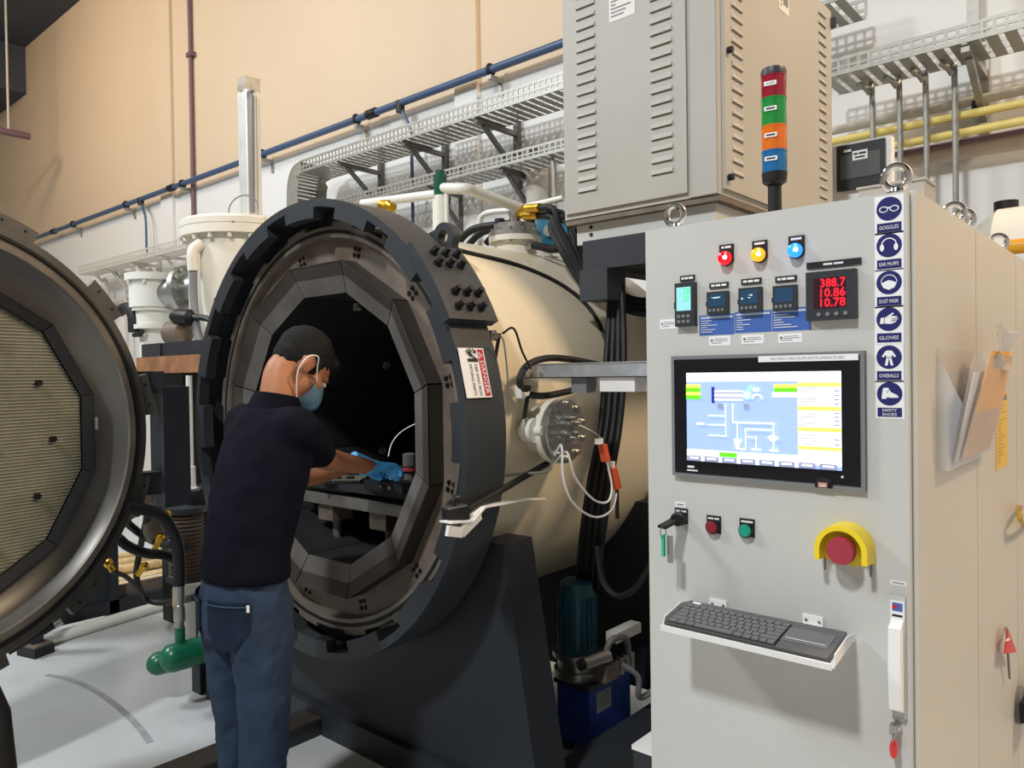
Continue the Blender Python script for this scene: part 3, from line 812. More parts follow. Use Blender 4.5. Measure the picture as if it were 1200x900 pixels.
# fixtures the gloved hands work on
c = at(468, 570, Z=1.07)
fx = thing('load_fixture', 'low dark fixture block under the blue gloves', 'fixture', (c.x-.04, c.y+.02, 1.05))
fin('fixture_body', box(B(), (c.x-.16, c.y-.04, 1.0505), (c.x+.06, c.y+.05, 1.088)), 'graphite', fx, bevel=.003)
fin('fixture_screw', cyl(B(), (c.x+.0, c.y-.041, 1.07), (c.x, c.y-.049, 1.07), .008, seg=10), 'steel', fx)
fin('fixture_screw', cyl(B(), (c.x-.05, c.y-.041, 1.07), (c.x-.05, c.y-.049, 1.07), .006, seg=10), 'steel', fx)
c2 = at(480, 568, Z=1.05); c2.z = 1.0505
fx = thing('sensor_post', 'dark round sensor post held by the right glove', 'fixture', c2)
bm = lathe(B(), [(0, .035), (.02, .035), (.02, .02), (.07, .02), (.075, .026), (.12, .026), (.125, .015), (.125, 0)], c2, (0, 0, 1), 20); fin('post_body', bm, 'shield_grey', fx)
fin('post_collar', lathe(B(), [(.055, .0205), (.055, .03), (.065, .03), (.065, .0205)], c2, (0, 0, 1), 20), 'estop_red', fx)
pts = [at(455, 535, Y=1.95), at(459, 520, Y=1.97), at(468, 508, Y=2.0), at(482, 499, Y=2.03), at(500, 492, Y=2.06)]
tag(fin('sensor_wire', tube(B(), pts, .0025, 6, 6), 'white'), 'fine pale wire arching up from the gloved hands', 'wire')

# ================================================================ the open furnace hatch
op = math.radians(77); HX, HY, HZ = -3.43, 1.56, 1.266
hu = V((math.cos(op), -math.sin(op), 0)); hn = V((math.sin(op), math.cos(op), 0)); hc = V((HX, HY, HZ))+hu*.918
DR = .825
def hp(r, deg, d): a = math.radians(deg); return hc+hu*(r*math.cos(a))+V((0, 0, r*math.sin(a)))+hn*d
def hl(bm, prof, seg=96): return lathe(bm, [(d, r) for d, r in prof], hc, hn, seg)
ha = thing('furnace_hatch', 'round open furnace hatch with ribbed inner heat shield at the picture edge', 'hatch', (hc.x, hc.y, 0))
ha['kind'] = 'thing'
fl_ = fin('hatch_flange', hl(B(), [(-.10, .79), (-.10, .80), (-.035, .80), (-.03, .795), (-.03, .825), (0, .825), (.003, .822), (.003, .735)]), 'hatch_flange', ha)
fin('seal', hl(B(), [(.003, .776), (.010, .780), (.010, .790), (.003, .794)]), 'black_rubber', fl_)
fin('flange_lip', hl(B(), [(.003, .735), (.012, .740), (.012, .765), (.003, .770)]), 'machined', fl_)
fin('dished_shell', hl(B(), [(.004, .737), (-.02, .722), (-.05, .69), (-.075, .64), (-.09, .58), (-.10, .40), (-.10, 0)]), 'hatch_grey', ha)
fin('outer_dome', hl(B(), [(-.10, .795), (-.18, .74), (-.28, .60), (-.34, .40), (-.36, .2), (-.365, 0)]), 'navy_steel', ha)
lugm_pts = []
for k in range(12):
    a = 15+30*k+5
    bm = B(); L = []
    for q in (-6, -3, 0, 3, 6): L.append([hp(r, a+q, d) for r, d in ((.82, -.035), (.872, -.035), (.872, -.004), (.82, -.004))])
    W4 = [[bm.verts.new(p) for p in row] for row in L]
    for u_, v_ in zip(W4, W4[1:]):
        for j in range(4): bm.faces.new((u_[j], u_[(j+1) % 4], v_[(j+1) % 4], v_[j]))
    bm.faces.new(W4[0]); bm.faces.new(W4[-1][::-1])
    lg = fin('locking_lug', bm, 'hatch_flange', ha)
    for q in (-3, 3):
        fin('screw_hole', cyl(B(), hp(.850, a+q, -.004), hp(.850, a+q, -.002), .006, seg=10), 'black', lg)
# heat shield
hs = fin('shield_mount', hl(B(), [(-.10, .50), (-.06, .52), (-.07, .48)], 12), 'graphite', ha)
for k in range(12):
    a0, a1 = 15+30*k+.2, 45+30*k-.2
    bm = B()
    prism(bm, [hp(.622, a0, -.09), hp(.622, a1, -.09), hp(.618, a1, -.015), hp(.618, a0, -.015)], (hp(.615, (a0+a1)/2, 0)-hp(.62, (a0+a1)/2, 0)))
    prism(bm, [hp(.618, a0, -.015), hp(.618, a1, -.015), hp(.575, a1, -.030), hp(.575, a0, -.030)], hn*-.005)
    fin('shield_panel', bm, 'graphite', hs, smooth=False)
bk_ = fin('backing_plate', prism(B(), [hp(.578, 15+30*k, -.05) for k in range(12)], hn*-.01), 'ceramic_mesh', hs, smooth=False)
bm = B(); pitch = .0125; z = -.56
def half12(z):
    # half chord of the twelve-gon at height z
    best = 9
    for k in range(12):
        a = math.radians(30*k); ap = .577*math.cos(math.radians(15)); c_, s_ = math.cos(a), math.sin(a)
        if c_ > 1e-6: best = min(best, (ap-z*s_)/c_)
    return max(best, 0)
while z < .555:
    h = min(half12(z), half12(z+pitch*.6))
    if h > .01:
        a, b = hc+hu*-h+V((0, 0, z))+hn*-.05, hc+hu*h+V((0, 0, z))+hn*-.05
        prism(bm, [a, a+hn*.005+V((0, 0, pitch*.35)), a+V((0, 0, pitch*.75))], b-a)
    z += pitch
fin('ribbed_lining', bm, 'ceramic_mesh', ha, smooth=False, kind='stuff')
sk = cyl(B(), (0, 0, 0), (0, 0, .016), .012, seg=12); sk = finish_mesh(sk, 'lining_stud'); sk.materials.append(MATS['black'])
Mh = basis(hu, V((0, 0, 1)), hu.cross(V((0, 0, 1)))) if hu.cross(V((0, 0, 1))).dot(hn) > 0 else basis(V((0, 0, 1)), hu, V((0, 0, 1)).cross(hu))
for k in range(12):
    place('lining_stud', sk, 'black', ha, hp(.44, 30*k+2, -.045), Mh)
for k in range(6):
    place('lining_stud', sk, 'black', ha, hp(.2, 60*k, -.045), Mh)
fin('shield_tab', obox(B(), hp(.635, 177, -.06), hn*.003, hu*.006, V((0, 0, .026))), 'white', ha)
# hinge arm
bm = B(); bar(bm, (HX-.05, HY+.05, HZ+.18), (HX-.05, HY+.05, HZ-.36), .12, .12); 
hg = fin('hinge_post', bm, 'navy_steel', ha, bevel=.004)
for dz in (-.25, .2):
    fin('hinge_arm', bar(B(), V((HX-.05, HY+.02, HZ+dz)), hp(.78, 180, -.14)+V((0, 0, dz)), .08, .1), 'navy_steel', ha, bevel=.004)
# black pull bar under the hatch
a, b = at(8, 762, D=2.95), at(62, 731, D=3.05)
hb = fin('pull_bar', tube(B(), [a, b], .022, 12), 'black_rubber', ha)
fin('bar_end', cyl(B(), b, b+(b-a).normalized()*.03, .023, seg=12), 'steel', hb)
# ================================================================ control cabinet
CY, CX0, CX1, CTOP = 1.55, -.937, -.372, 1.812
cab = thing('control_cabinet', 'light grey control cabinet with touch screen in its front door', 'cabinet', ((CX0+CX1)/2, CY+.3, 0))
body = fin('cabinet_body', box(B(), (CX0+.004, CY+.022, .1), (CX1, 2.12, CTOP)), 'cabinet_side', cab, bevel=.003)
fin('plinth', box(B(), (CX0+.02, CY+.04, 0), (CX1-.01, 2.10, .1)), 'navy_steel', cab)
door = fin('door_panel', box(B(), (CX0, CY, .11), (CX1-.009, CY+.02, CTOP-.004)), 'cabinet_grey', cab, bevel=.004)
fin('door_gasket', box(B(), (CX0+.01, CY+.0185, .12), (CX1-.016, CY+.0225, CTOP-.01)), 'black', cab)
NF = V((0, -1, 0)); UX = V((1, 0, 0)); UZ = V((0, 0, 1))
def dp(px, py, off=0): q = at(px, py, Y=CY); return V((q.x, CY-off, q.z))
def eyebolt(parent, x, y, z, ry=True, s=1.0):
    bm = B(); cyl(bm, (x, y, z), (x, y, z+.006*s), .019*s, seg=18); cyl(bm, (x, y, z+.006*s), (x, y, z+.014*s), .013*s, .010*s, seg=14)
    torus(bm, (x, y, z+.034*s), (0, 1, 0) if ry else (1, 0, 0), .022*s, .0075*s, 26, 10)
    return fin('eyebolt', bm, 'chrome', parent)
eyebolt(cab, dp(776, 262).x, CY+.06, CTOP); eyebolt(cab, CX1-.04, CY+.05, CTOP); eyebolt(cab, CX1-.035, 2.07, CTOP); eyebolt(cab, CX0+.04, 2.07, CTOP)
# pilot lights
def legend(parent, c, w, h, s, m='print_black', th=.003, tm='label_white', name='legend_plate', ts=.55):
    return decal(name, parent, V((c.x-w/2, c.y, c.z-h/2)), UX, UZ, w, h, [('text', s, w/2, h/2, w*.8, h*ts, tm)], base=m, th=th)
for px, py, m, s in ((852, 303, 'lens_red', '~2 5'), (891, 299, 'lens_amber', '~5'), (934, 294, 'lens_blue', '~6')):
    c = dp(px, py); nm = fin('pilot_light', lathe(B(), [(0, .0165), (.006, .0165), (.008, .0145), (.008, 0)], c, NF, 24), 'black', cab)
    fin('lens', lathe(B(), [(.007, .0145), (.014, .0145), (.020, .012), (.023, .006), (.0235, 0)], c, NF, 24), m, nm)
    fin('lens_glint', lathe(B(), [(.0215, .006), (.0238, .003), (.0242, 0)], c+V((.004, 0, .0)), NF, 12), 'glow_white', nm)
    decal('legend_plate', nm, c+V((-.016, 0, .006)), UX, UZ, .032, .024, [('text', s, .016, .018, .022, .006, 'label_white')], base='print_black', th=.004)
# instruments
def instrument(name, px0, py0, px1, py1, depth, label=None):
    a, b = dp(px0, py0), dp(px1, py1)
    lo = (min(a.x, b.x), CY-depth, min(a.z, b.z)); hi = (max(a.x, b.x), CY, max(a.z, b.z))
    o = fin(name, box(B(), lo, hi), 'keyboard_black', cab, bevel=.002, label=label)
    return o, lo, hi
mat('keyboard_black', (46, 50, 54), .45)
# tall controller
o, lo, hi = instrument('process_controller', 794, 333, 817.5, 382, .014, 'tall controller with bright cyan display')
W_, H_ = hi[0]-lo[0], hi[2]-lo[2]
decal('display', o, (lo[0]+W_*.1, lo[1], lo[2]+H_*.36), UX, UZ, W_*.72, H_*.54,
      [('text', '28', W_*.50, H_*.44, W_*.32, H_*.15, 'seg_green'), ('text', '20', W_*.48, H_*.27, W_*.30, H_*.13, 'seg_green')], base='lcd_cyan')
for i in range(3):
    for j in range(2): fin('key_button', box(B(), (lo[0]+W_*(.12+.24*i), lo[1]-.001, lo[2]+H_*(.08+.12*j)), (lo[0]+W_*(.28+.24*i), lo[1], lo[2]+H_*(.15+.12*j))), 'print_grey', o)
fin('side_latch', box(B(), (lo[0]-.003, CY-.012, lo[2]+.04), (lo[0], CY-.004, lo[2]+.055)), 'black', o)
legend(cab, dp(806, 326), .036, .012, '~3 4 5')
# three small controllers
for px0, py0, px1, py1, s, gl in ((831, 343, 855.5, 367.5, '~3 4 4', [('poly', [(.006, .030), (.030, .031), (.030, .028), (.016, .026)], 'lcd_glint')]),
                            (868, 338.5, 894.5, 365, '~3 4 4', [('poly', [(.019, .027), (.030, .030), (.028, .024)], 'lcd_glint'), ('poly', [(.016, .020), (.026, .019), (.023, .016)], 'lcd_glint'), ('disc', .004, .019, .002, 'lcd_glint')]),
                            (908, 336, 935.5, 363.5, '~3 4 6', [])):
    o, lo, hi = instrument('temperature_controller', px0, py0, px1, py1, .012)
    W_, H_ = hi[0]-lo[0], hi[2]-lo[2]
    decal('display', o, (lo[0]+W_*.1, lo[1], lo[2]+H_*.34), UX, UZ, W_*.78, H_*.56, [('poly', [(x*.9, y*.62+.001) for x, y in g[1]], g[2]) if g[0] == 'poly' else ('disc', g[1], g[2]*.6, g[3], g[4]) for g in gl], base='lcd_dark')
    for i in range(4): fin('key_button', box(B(), (lo[0]+W_*(.1+.2*i), lo[1]-.001, lo[2]+H_*.12), (lo[0]+W_*(.22+.2*i), lo[1], lo[2]+H_*.24)), 'print_grey', o)
    fin('side_latch', box(B(), (lo[0]-.003, CY-.010, lo[2]+.018), (lo[0], CY-.003, lo[2]+.028)), 'black', o)
    legend(cab, V(((lo[0]+hi[0])/2, CY, hi[2]+.014)), .044, .0115, s)
# blue instruction labels and white stickers
for i, (x0, x1, yt_, yb_) in enumerate(((819.8, 860.5, 370, 393.5), (861.5, 904, 366, 390.5), (905, 950, 362, 388.5))):
    a = dp(x0, yb_); b = dp(x1, yt_); a2 = dp(x0, yt_); W_ = b.x-a.x; H_ = a2.z-a.z
    it = [('rect', W_*.04, H_*.82, W_*.96, H_*.92, 'lcd_glint_p')]
    for k in range(6): it.append(('rect', W_*.05, H_*(.70-.11*k), W_*random.uniform(.2, .7), H_*(.73-.11*k), 'label_white'))
    if 'lcd_glint_p' not in MATS: mat('lcd_glint_p', (196, 210, 236), .5)  # pale printed header bar of the blue labels
    decal('instruction_label', cab, a, UX, UZ, W_, H_, it, base='label_blue', label='blue printed label with fine white lines')
for (x0, y0, x1, y1) in ((773.5, 386, 793, 373.5), (831, 405.5, 856, 393), (869, 403.5, 895, 391.5), (912, 402, 940, 390)):
    a, b = dp(x0, y0), dp(x1, y1); W_ = b.x-a.x; H_ = b.z-a.z
    it = [('rects', [(W_*.25, H_*.66, W_*.85, H_*.72), (W_*.25, H_*.46, W_*.9, H_*.53), (W_*.12, H_*.24, W_*.6, H_*.31)], 'print_grey'), ('disc', W_*.14, H_*.55, W_*.06, 'print_grey')]
    decal('calibration_sticker', cab, a, UX, UZ, W_, H_, it)
# power meter
o, lo, hi = instrument('power_meter', 947.5, 320.5, 1005.5, 373.5, .016, 'square meter with red digits')
W_, H_ = hi[0]-lo[0], hi[2]-lo[2]
decal('display', o, (lo[0]+W_*.16, lo[1], lo[2]+H_*.24), UX, UZ, W_*.66, H_*.62,
      [('text', s, W_*.40, H_*(.515-.2*i), W_*.50, H_*.17, 'seg_red') for i, s in enumerate(('388.7', '10.86', '10.78'))], base='meter_window')  if 'meter_window' in MATS or mat('meter_window', (58, 24, 36), .2) else None
for i in range(4): fin('key_button', cyl(B(), (lo[0]+W_*(.27+.18*i), lo[1], lo[2]+H_*.12), (lo[0]+W_*(.27+.18*i), lo[1]-.002, lo[2]+H_*.12), .004, seg=12), 'print_grey', o)
decal('legend_plate', cab, dp(977, 309)+V((-.052, 0, -.006)), UX, UZ, .104, .0125, [('text', '~5 5', .052, .00625, .038, .005, 'label_white')], base='print_black', th=.003)
# ---------------------------------------------------------------- touch screen
a, b = dp(791, 556), dp(1015, 411); W_ = b.x-a.x; H_ = b.z-a.z
fr = fin('touch_screen', box(B(), (a.x, CY-.012, a.z), (b.x, CY, b.z)), 'print_grey', cab, bevel=.006)
gl = fin('screen_bezel', box(B(), (a.x+.008, CY-.0135, a.z+.008), (b.x-.008, CY-.011, b.z-.008)), 'black_gloss', fr)
s0, s1, s2 = dp(809, 538.5), dp(988.5, 435), dp(809, 437)
SW, SH = s1.x-s0.x, s2.z-s0.z
def R4(x0, y0, x1, y1): return (x0*SW, y0*SH, x1*SW, y1*SH)
it = [('rect', *R4(0, .90, 1, 1), 'scr_white'), ('rect', *R4(.745, .04, 1, .90), 'scr_cream'), ('rect', *R4(0, 0, .745, .13), 'scr_white'),
      ('rects', [R4(.745, .845, 1, .885), R4(.745, .60, 1, .64), R4(.745, .385, 1, .425), R4(.745, .195, 1, .23)], 'scr_yellow'),
      ('rects', [R4(.755, y, .86, y+.006) for y in [.66+.028*i for i in range(7)]+[.44+.03*i for i in range(5)]+[.25+.03*i for i in range(4)]], 'scr_grey'),
      ('rects', [R4(.96, y, .99, y+.012) for y in [.66+.045*i for i in range(4)]+[.45+.04*i for i in range(4)]+[.25+.05*i for i in range(2)]], 'scr_grey'),
      ('rects', [R4(0, .83, .105, .87), R4(0, .745, .105, .785), R4(.60, .83, .745, .87)], 'scr_yellow'),
      ('rects', [R4(0, .785, .105, .83), R4(0, .70, .105, .745), R4(.60, .785, .745, .83), R4(.235, .065, .355, .115)], 'scr_green'),
      ('rects', [R4(.59, .73, .745, .785)], 'scr_white'),
      ('rect', *R4(.185, .66, .205, .84), 'scr_navy'),
      ('rect', *R4(.205, .69, .40, .80), 'scr_white'), ('rects', [R4(.205, .765, .40, .78), R4(.205, .715, .40, .73)], 'scr_grey'),
      ('rects', [R4(.225, .60, .265, .655), R4(.405, .60, .44, .655)], 'scr_grey'),
      ('disc', .43*SW, .755*SH, .03*SW, 'scr_green2'), ('disc', .43*SW, .755*SH, .02*SW, 'scr_white'), ('disc', .455*SW, .83*SH, .02*SW, 'scr_green2'),
      ('rect', *R4(.47, .79, .51, .83), 'scr_white'), ('arc', .495*SW, .71*SH, .03*SW, 0, 180, .010*SW, 'scr_white'),
      ('line', [(.285*SW, .65*SH), (.285*SW, .30*SH), (.165*SW, .30*SH)], .006*SW, 'scr_white'), ('line', [(.285*SW, .42*SH), (.165*SW, .42*SH)], .006*SW, 'scr_white'),
      ('line', [(.285*SW, .52*SH), (.165*SW, .52*SH)], .006*SW, 'scr_white'), ('rect', *R4(.08, .415, .135, .435), 'scr_white'),
      ('line', [(.335*SW, .65*SH), (.335*SW, .455*SH), (.60*SW, .455*SH), (.60*SW, .17*SH)], .008*SW, 'scr_white'),
      ('line', [(.365*SW, .455*SH), (.365*SW, .26*SH)], .007*SW, 'scr_white'), ('poly', [(.34*SW, .27*SH), (.39*SW, .27*SH), (.38*SW, .21*SH), (.375*SW, .165*SH), (.355*SW, .165*SH), (.35*SW, .21*SH)], 'scr_white'),
      ('line', [(.36*SW, .165*SH), (.42*SW, .165*SH), (.42*SW, .385*SH), (.60*SW, .385*SH)], .007*SW, 'scr_white'),
      ('line', [(.42*SW, .30*SH), (.49*SW, .30*SH), (.49*SW, .17*SH)], .006*SW, 'scr_white'),
      ('disc', .595*SW, .30*SH, .022*SW, 'scr_white'), ('rects', [R4(.565, .295, .63, .31), R4(.46, .16, .52, .18), R4(.575, .16, .63, .18)], 'scr_white'),
      ('rects', [R4(.012+.124*i, .005, .112+.124*i, .062) for i in range(8)], 'scr_grey'),
      ('rects', [R4(.03+.124*i, .028, .095+.124*i, .048) for i in range(8)], 'scr_white')]
mat('scr_green2', (150, 226, 190), .3, emit=.9)
decal('display', fr, V((s0.x, CY-.0136, s0.z)), UX, UZ, SW, SH, it, base='scr_blue', label='lit blue process diagram display')
a, b = dp(892, 424.5), dp(1008.5, 415); c_ = dp(892, 417.5)
decal('name_strip', fr, V((a.x, CY-.0137, a.z)), UX, UZ, b.x-a.x, c_.z-a.z, [('text', 'MD-PRO-VACUUM-EXTFURNACE-001', (b.x-a.x)*.5, (c_.z-a.z)*.5, (b.x-a.x)*.74, (c_.z-a.z)*.45, 'print_grey')])
a = dp(809, 552); decal('maker_mark', fr, V((a.x, CY-.0137, a.z)), UX, UZ, .034, .016, [('text', '~3', .009, .012, .016, .006, 'label_white'), ('text', '~7', .013, .004, .026, .004, 'label_white')], base='black_gloss')
a = dp(958, 570); decal('torn_sticker', fr, V((a.x, CY-.0137, a.z)), UX, UZ, .034, .022, [('rect', .006, .001, .024, .011, 'orange_faded'), ('rect', .004, .012, .030, .020, 'print_black'), ('rects', [(.009, .003, .021, .005), (.008, .007, .022, .008)], 'label_white')], base='black_gloss') if mat('orange_faded', (190, 120, 104), .6) else None
fin('screen_indicator', box(B(), (dp(990, 558).x-.002, CY-.0145, dp(990, 558).z-.002), (dp(990, 558).x+.002, CY-.0134, dp(990, 558).z+.002)), 'label_white', fr)
# ---------------------------------------------------------------- protective equipment stickers
tops = [228.5, 271.5, 315, 358, 402.5, 445.5]; names = ['GOGGLES', 'EAR MUFFS', 'DUST MASK', 'GLOVES', 'OVERALLS', 'SAFETY|SHOES']
pw, ph = .0505, .0715
for i, nm in enumerate(names):
    c = dp(1041.8, tops[i]); z1 = c.z-.001; o = V((c.x-pw/2+(.001 if i == 5 else 0), CY, z1-ph))
    cx, cy, r = pw/2, ph*.655, pw*.44
    it = [('disc', cx, cy, r, 'ppe_blue'), ('rect', pw*.08, ph*.05, pw*.92, ph*.29, 'ppe_blue')]
    k = r
    if i == 0:
        for s in (-1, 1): it += [('disc', cx+s*k*.42, cy-k*.02, (k*.36, k*.27), 'label_white')]
        it += [('rect', cx-k*.15, cy+k*.02, cx+k*.15, cy+k*.14, 'label_white')]
        for s in (-1, 1): it += [('disc', cx+s*k*.42, cy-k*.02, (k*.27, k*.18), 'ppe_blue')]
    elif i == 1:
        it += [('arc', cx, cy+k*.02, k*.58, 0, 180, k*.09, 'label_white')]
        for s in (-1, 1): it += [('disc', cx+s*k*.55, cy-k*.16, (k*.17, k*.3), 'label_white')]
    elif i == 2:
        it += [('arc', cx, cy+k*.02, k*.62, 0, 180, k*.06, 'label_white'), ('poly', [(cx-k*.62, cy-k*.05), (cx-k*.3, cy+k*.1), (cx, cy+k*.2), (cx+k*.3, cy+k*.1), (cx+k*.62, cy-k*.05), (cx+k*.42, cy-k*.45), (cx, cy-k*.62), (cx-k*.42, cy-k*.45)], 'label_white')]
    elif i == 3:
        it += [('poly', [(cx-k*.72, cy-k*.36), (cx-k*.3, cy-k*.36), (cx+k*.2, cy-k*.4), (cx+k*.55, cy-k*.25), (cx+k*.72, cy+k*.05), (cx+k*.6, cy+k*.22), (cx+k*.2, cy+k*.26), (cx-k*.1, cy+k*.2), (cx-k*.65, cy+k*.12)], 'label_white'),
               ('line', [(cx-k*.38, cy-k*.36), (cx-k*.34, cy+k*.14)], k*.05, 'ppe_blue'), ('line', [(cx-k*.05, cy+k*.22), (cx+k*.3, cy+k*.45)], k*.14, 'label_white'), ('line', [(cx+k*.25, cy), (cx+k*.68, cy+k*.06)], k*.05, 'ppe_blue'), ('line', [(cx+k*.2, cy-k*.16), (cx+k*.62, cy-k*.1)], k*.05, 'ppe_blue')]
    elif i == 4:
        it += [('poly', [(cx-k*.2, cy+k*.56), (cx+k*.2, cy+k*.56), (cx+k*.34, cy+k*.42), (cx+k*.56, cy+k*.06), (cx+k*.42, cy-k*.02), (cx+k*.24, cy+k*.22), (cx+k*.2, cy-k*.1), (cx-k*.2, cy-k*.1), (cx-k*.24, cy+k*.22), (cx-k*.42, cy-k*.02), (cx-k*.56, cy+k*.06), (cx-k*.34, cy+k*.42)], 'label_white'),
               ('poly', [(cx-k*.2, cy-k*.08), (cx, cy-k*.08), (cx-k*.1, cy-k*.7), (cx-k*.32, cy-k*.7)], 'label_white'), ('poly', [(cx, cy-k*.08), (cx+k*.2, cy-k*.08), (cx+k*.36, cy-k*.7), (cx+k*.14, cy-k*.7)], 'label_white'), ('rect', cx-k*.2, cy-k*.04, cx+k*.2, cy+k*.0, 'ppe_blue')]
    else:
        it += [('poly', [(cx-k*.5, cy+k*.5), (cx-k*.1, cy+k*.52), (cx+k*.1, cy+k*.15), (cx+k*.6, cy-k*.1), (cx+k*.72, cy-k*.32), (cx+k*.1, cy-k*.34), (cx-k*.2, cy-k*.28), (cx-k*.25, cy-k*.42), (cx-k*.62, cy-k*.42), (cx-k*.6, cy-k*.1)], 'label_white'), ('line', [(cx-k*.05, cy+k*.3), (cx-k*.2, cy+k*.1)], k*.05, 'ppe_blue')]
    ls = nm.split('|')
    for j, s in enumerate(ls):
        it.append(('text', s, pw/2, ph*(.17 if len(ls) == 1 else (.225 if j == 0 else .115)), pw*(.66 if len(ls) == 1 else .5), ph*(.095 if len(ls) == 1 else .075), 'label_white'))
    decal('safety_sticker', cab, o, UX, UZ, pw, ph, it, label='white sticker with navy pictogram reading '+nm.replace('|', ' ').lower())
# ---------------------------------------------------------------- switches
c = dp(799, 607)
decal('legend_plate', cab, c+V((-.016, 0, -.012)), UX, UZ, .032, .034, [('text', '~4 5', .016, .028, .026, .005, 'label_white')], base='print_black', th=.003)
decal('legend_plate', cab, c+V((-.016, 0, .024)), UX, UZ, .026, .012, [('text', '~6', .013, .006, .016, .004, 'print_grey')])
ks = fin('key_switch', lathe(B(), [(0, .016), (.02, .016), (.022, .013), (.03, .013), (.03, 0)], c, NF, 22), 'black', cab)
kd = V((-.25, -.92, -.25)).normalized()
fin('key', bar(B(), c+V((0, -.028, 0)), c+V((0, -.028, 0))+kd*.045, .024, .006, up=(0, 0, 1)), 'black', ks, bevel=.002)
hk = c+V((0, -.028, 0))+kd*.040
kr = thing('key_ring_tag', 'thin green key tag hanging from the key switch', 'key tag', hk+V((0, 0, -.065)))
fin('tag_body', obox(B(), hk+V((0, 0, -.042)), (.003, 0, 0), (0, .004, 0), (0, 0, .024)), 'rubber_green', kr, bevel=.001)
fin('tag_ring', torus(B(), hk+V((0, 0, -.012)), (1, 0, 0), .012, .0012, 18, 6), 'steel', kr)
fin('spare_key', obox(B(), hk+V((.012, .008, -.05)), (.007, 0, 0), (0, .001, 0), (0, 0, .03)), 'steel', kr)
for px, py, m in ((837, 617, 'button_red'), (876, 621, 'button_green')):
    c = dp(px, py)
    decal('legend_plate', cab, c+V((-.0165, 0, -.014)), UX, UZ, .033, .038, [('text', '~5 4' if m == 'button_red' else '~8', .0165, .032, .026, .005, 'label_white')], base='print_black', th=.003)
    pb = fin('push_button', lathe(B(), [(0, .0155), (.012, .0155), (.012, .0135), (.009, .0135), (.009, 0)], c, NF, 24), 'black', cab)
    fin('button_cap', lathe(B(), [(.008, .0133), (.014, .0133), (.016, .0115), (.0165, 0)], c, NF, 24), m, pb)
# emergency stop in its yellow shroud
c = dp(994, 641)
es = fin('emergency_stop', lathe(B(), [(0, .016), (.03, .016), (.03, .024), (.036, .0265), (.046, .0265), (.050, .024), (.050, 0)], c+V((0, 0, 0)), NF, 30), 'estop_red', cab)
ro, ri = .050, .040; bm = B(); pts_o = [(ro*math.cos(math.radians(a)), ro*math.sin(math.radians(a))) for a in range(0, 181, 12)]; pts_i = [(ri*math.cos(math.radians(a)), ri*math.sin(math.radians(a))) for a in range(180, -1, -12)]
outline = [(ro, -.022)]+pts_o+[(-ro, -.022), (-ri, -.022)]+pts_i+[(ri, -.022)]
vo = [bm.verts.new(c+V((x, -.001, z))) for x, z in outline]; vf = [bm.verts.new(c+V((x*.97, -.048, z*.97))) for x, z in outline]
n = len(outline)
for i in range(n): bm.faces.new((vo[i], vo[(i+1) % n], vf[(i+1) % n], vf[i]))
h_ = n//2
for L in (vo, vf):
    for i in range(h_-1):
        bm.faces.new((L[i], L[i+1], L[n-2-i], L[n-1-i]))
yb2 = fin('shroud', bm, 'estop_yellow', es)
bm = B(); prism(bm, [c+V((x, -.0005, z)) for x, z in [(ro*math.cos(math.radians(a)), ro*math.sin(math.radians(a))) for a in range(0, 181, 12)]+[(-ro, -.026), (-.02, -.034), (.02, -.034), (ro, -.026)]], (0, -.004, 0)); fin('shroud_plate', bm, 'estop_yellow', es)
for s in (-1, 1):
    fin('shroud_cord', tube(B(), [c+V((s*.043, -.006, -.026)), c+V((s*.043, -.006, -.05))], .002, 6), 'print_grey', es)
decal('shroud_print', es, c+V((-.022, -.0046, .028)), UX, UZ, .044, .008, [('text', '~6 4', .022, .004, .04, .005, 'print_black')], base='estop_yellow', th=.0004)
# ---------------------------------------------------------------- keyboard tray
KZ = dp(832, 718).z-.012
tl_, tr_ = dp(795, 706).x-.005, dp(965, 735).x+.035
tilt = math.radians(10)
td, tu = V((0, -math.cos(tilt), -math.sin(tilt))), V((0, -math.sin(tilt), math.cos(tilt)))
KW = .352; kx0 = -.832; T0 = V((kx0, CY-.006, .957)); TD = .126
ty = cab
def tpos(u, v, h=0): return T0+V((u, 0, 0))+td*v+tu*h
bm = B(); obox(bm, tpos(KW/2, TD/2), (KW/2, 0, 0), td*(TD/2), tu*.0015)
tray_ = fin('keyboard_tray', bm, 'white', cab, smooth=False)
fin('tray_lip', obox(B(), tpos(KW/2, TD, .005), (KW/2, 0, 0), td*.0015, tu*.0065), 'white', tray_)
for u in (0, KW):
    bm = B(); prism(bm, [tpos(u, 0, 0), tpos(u, TD*.96, 0), tpos(u, TD*.86, .022), tpos(u, TD*.30, .024), tpos(u, 0, .012)], (.002, 0, 0)); fin('tray_cheek', bm, 'white', tray_, smooth=False)
for px, py in ((842, 708), (953, 727)):
    c = dp(px, py); br = fin('tray_bracket', box(B(), (c.x-.02, CY-.003, c.z-.012), (c.x+.02, CY, c.z+.010)), 'white', tray_, bevel=.001)
    fin('bracket_flange', box(B(), (c.x-.02, CY-.012, c.z-.013), (c.x+.02, CY, c.z-.010)), 'white', tray_)
    for s in (-1, 1): fin('bracket_screw', cyl(B(), (c.x+s*.013, CY-.003, c.z), (c.x+s*.013, CY-.005, c.z), .0028, seg=8), 'steel', tray_)
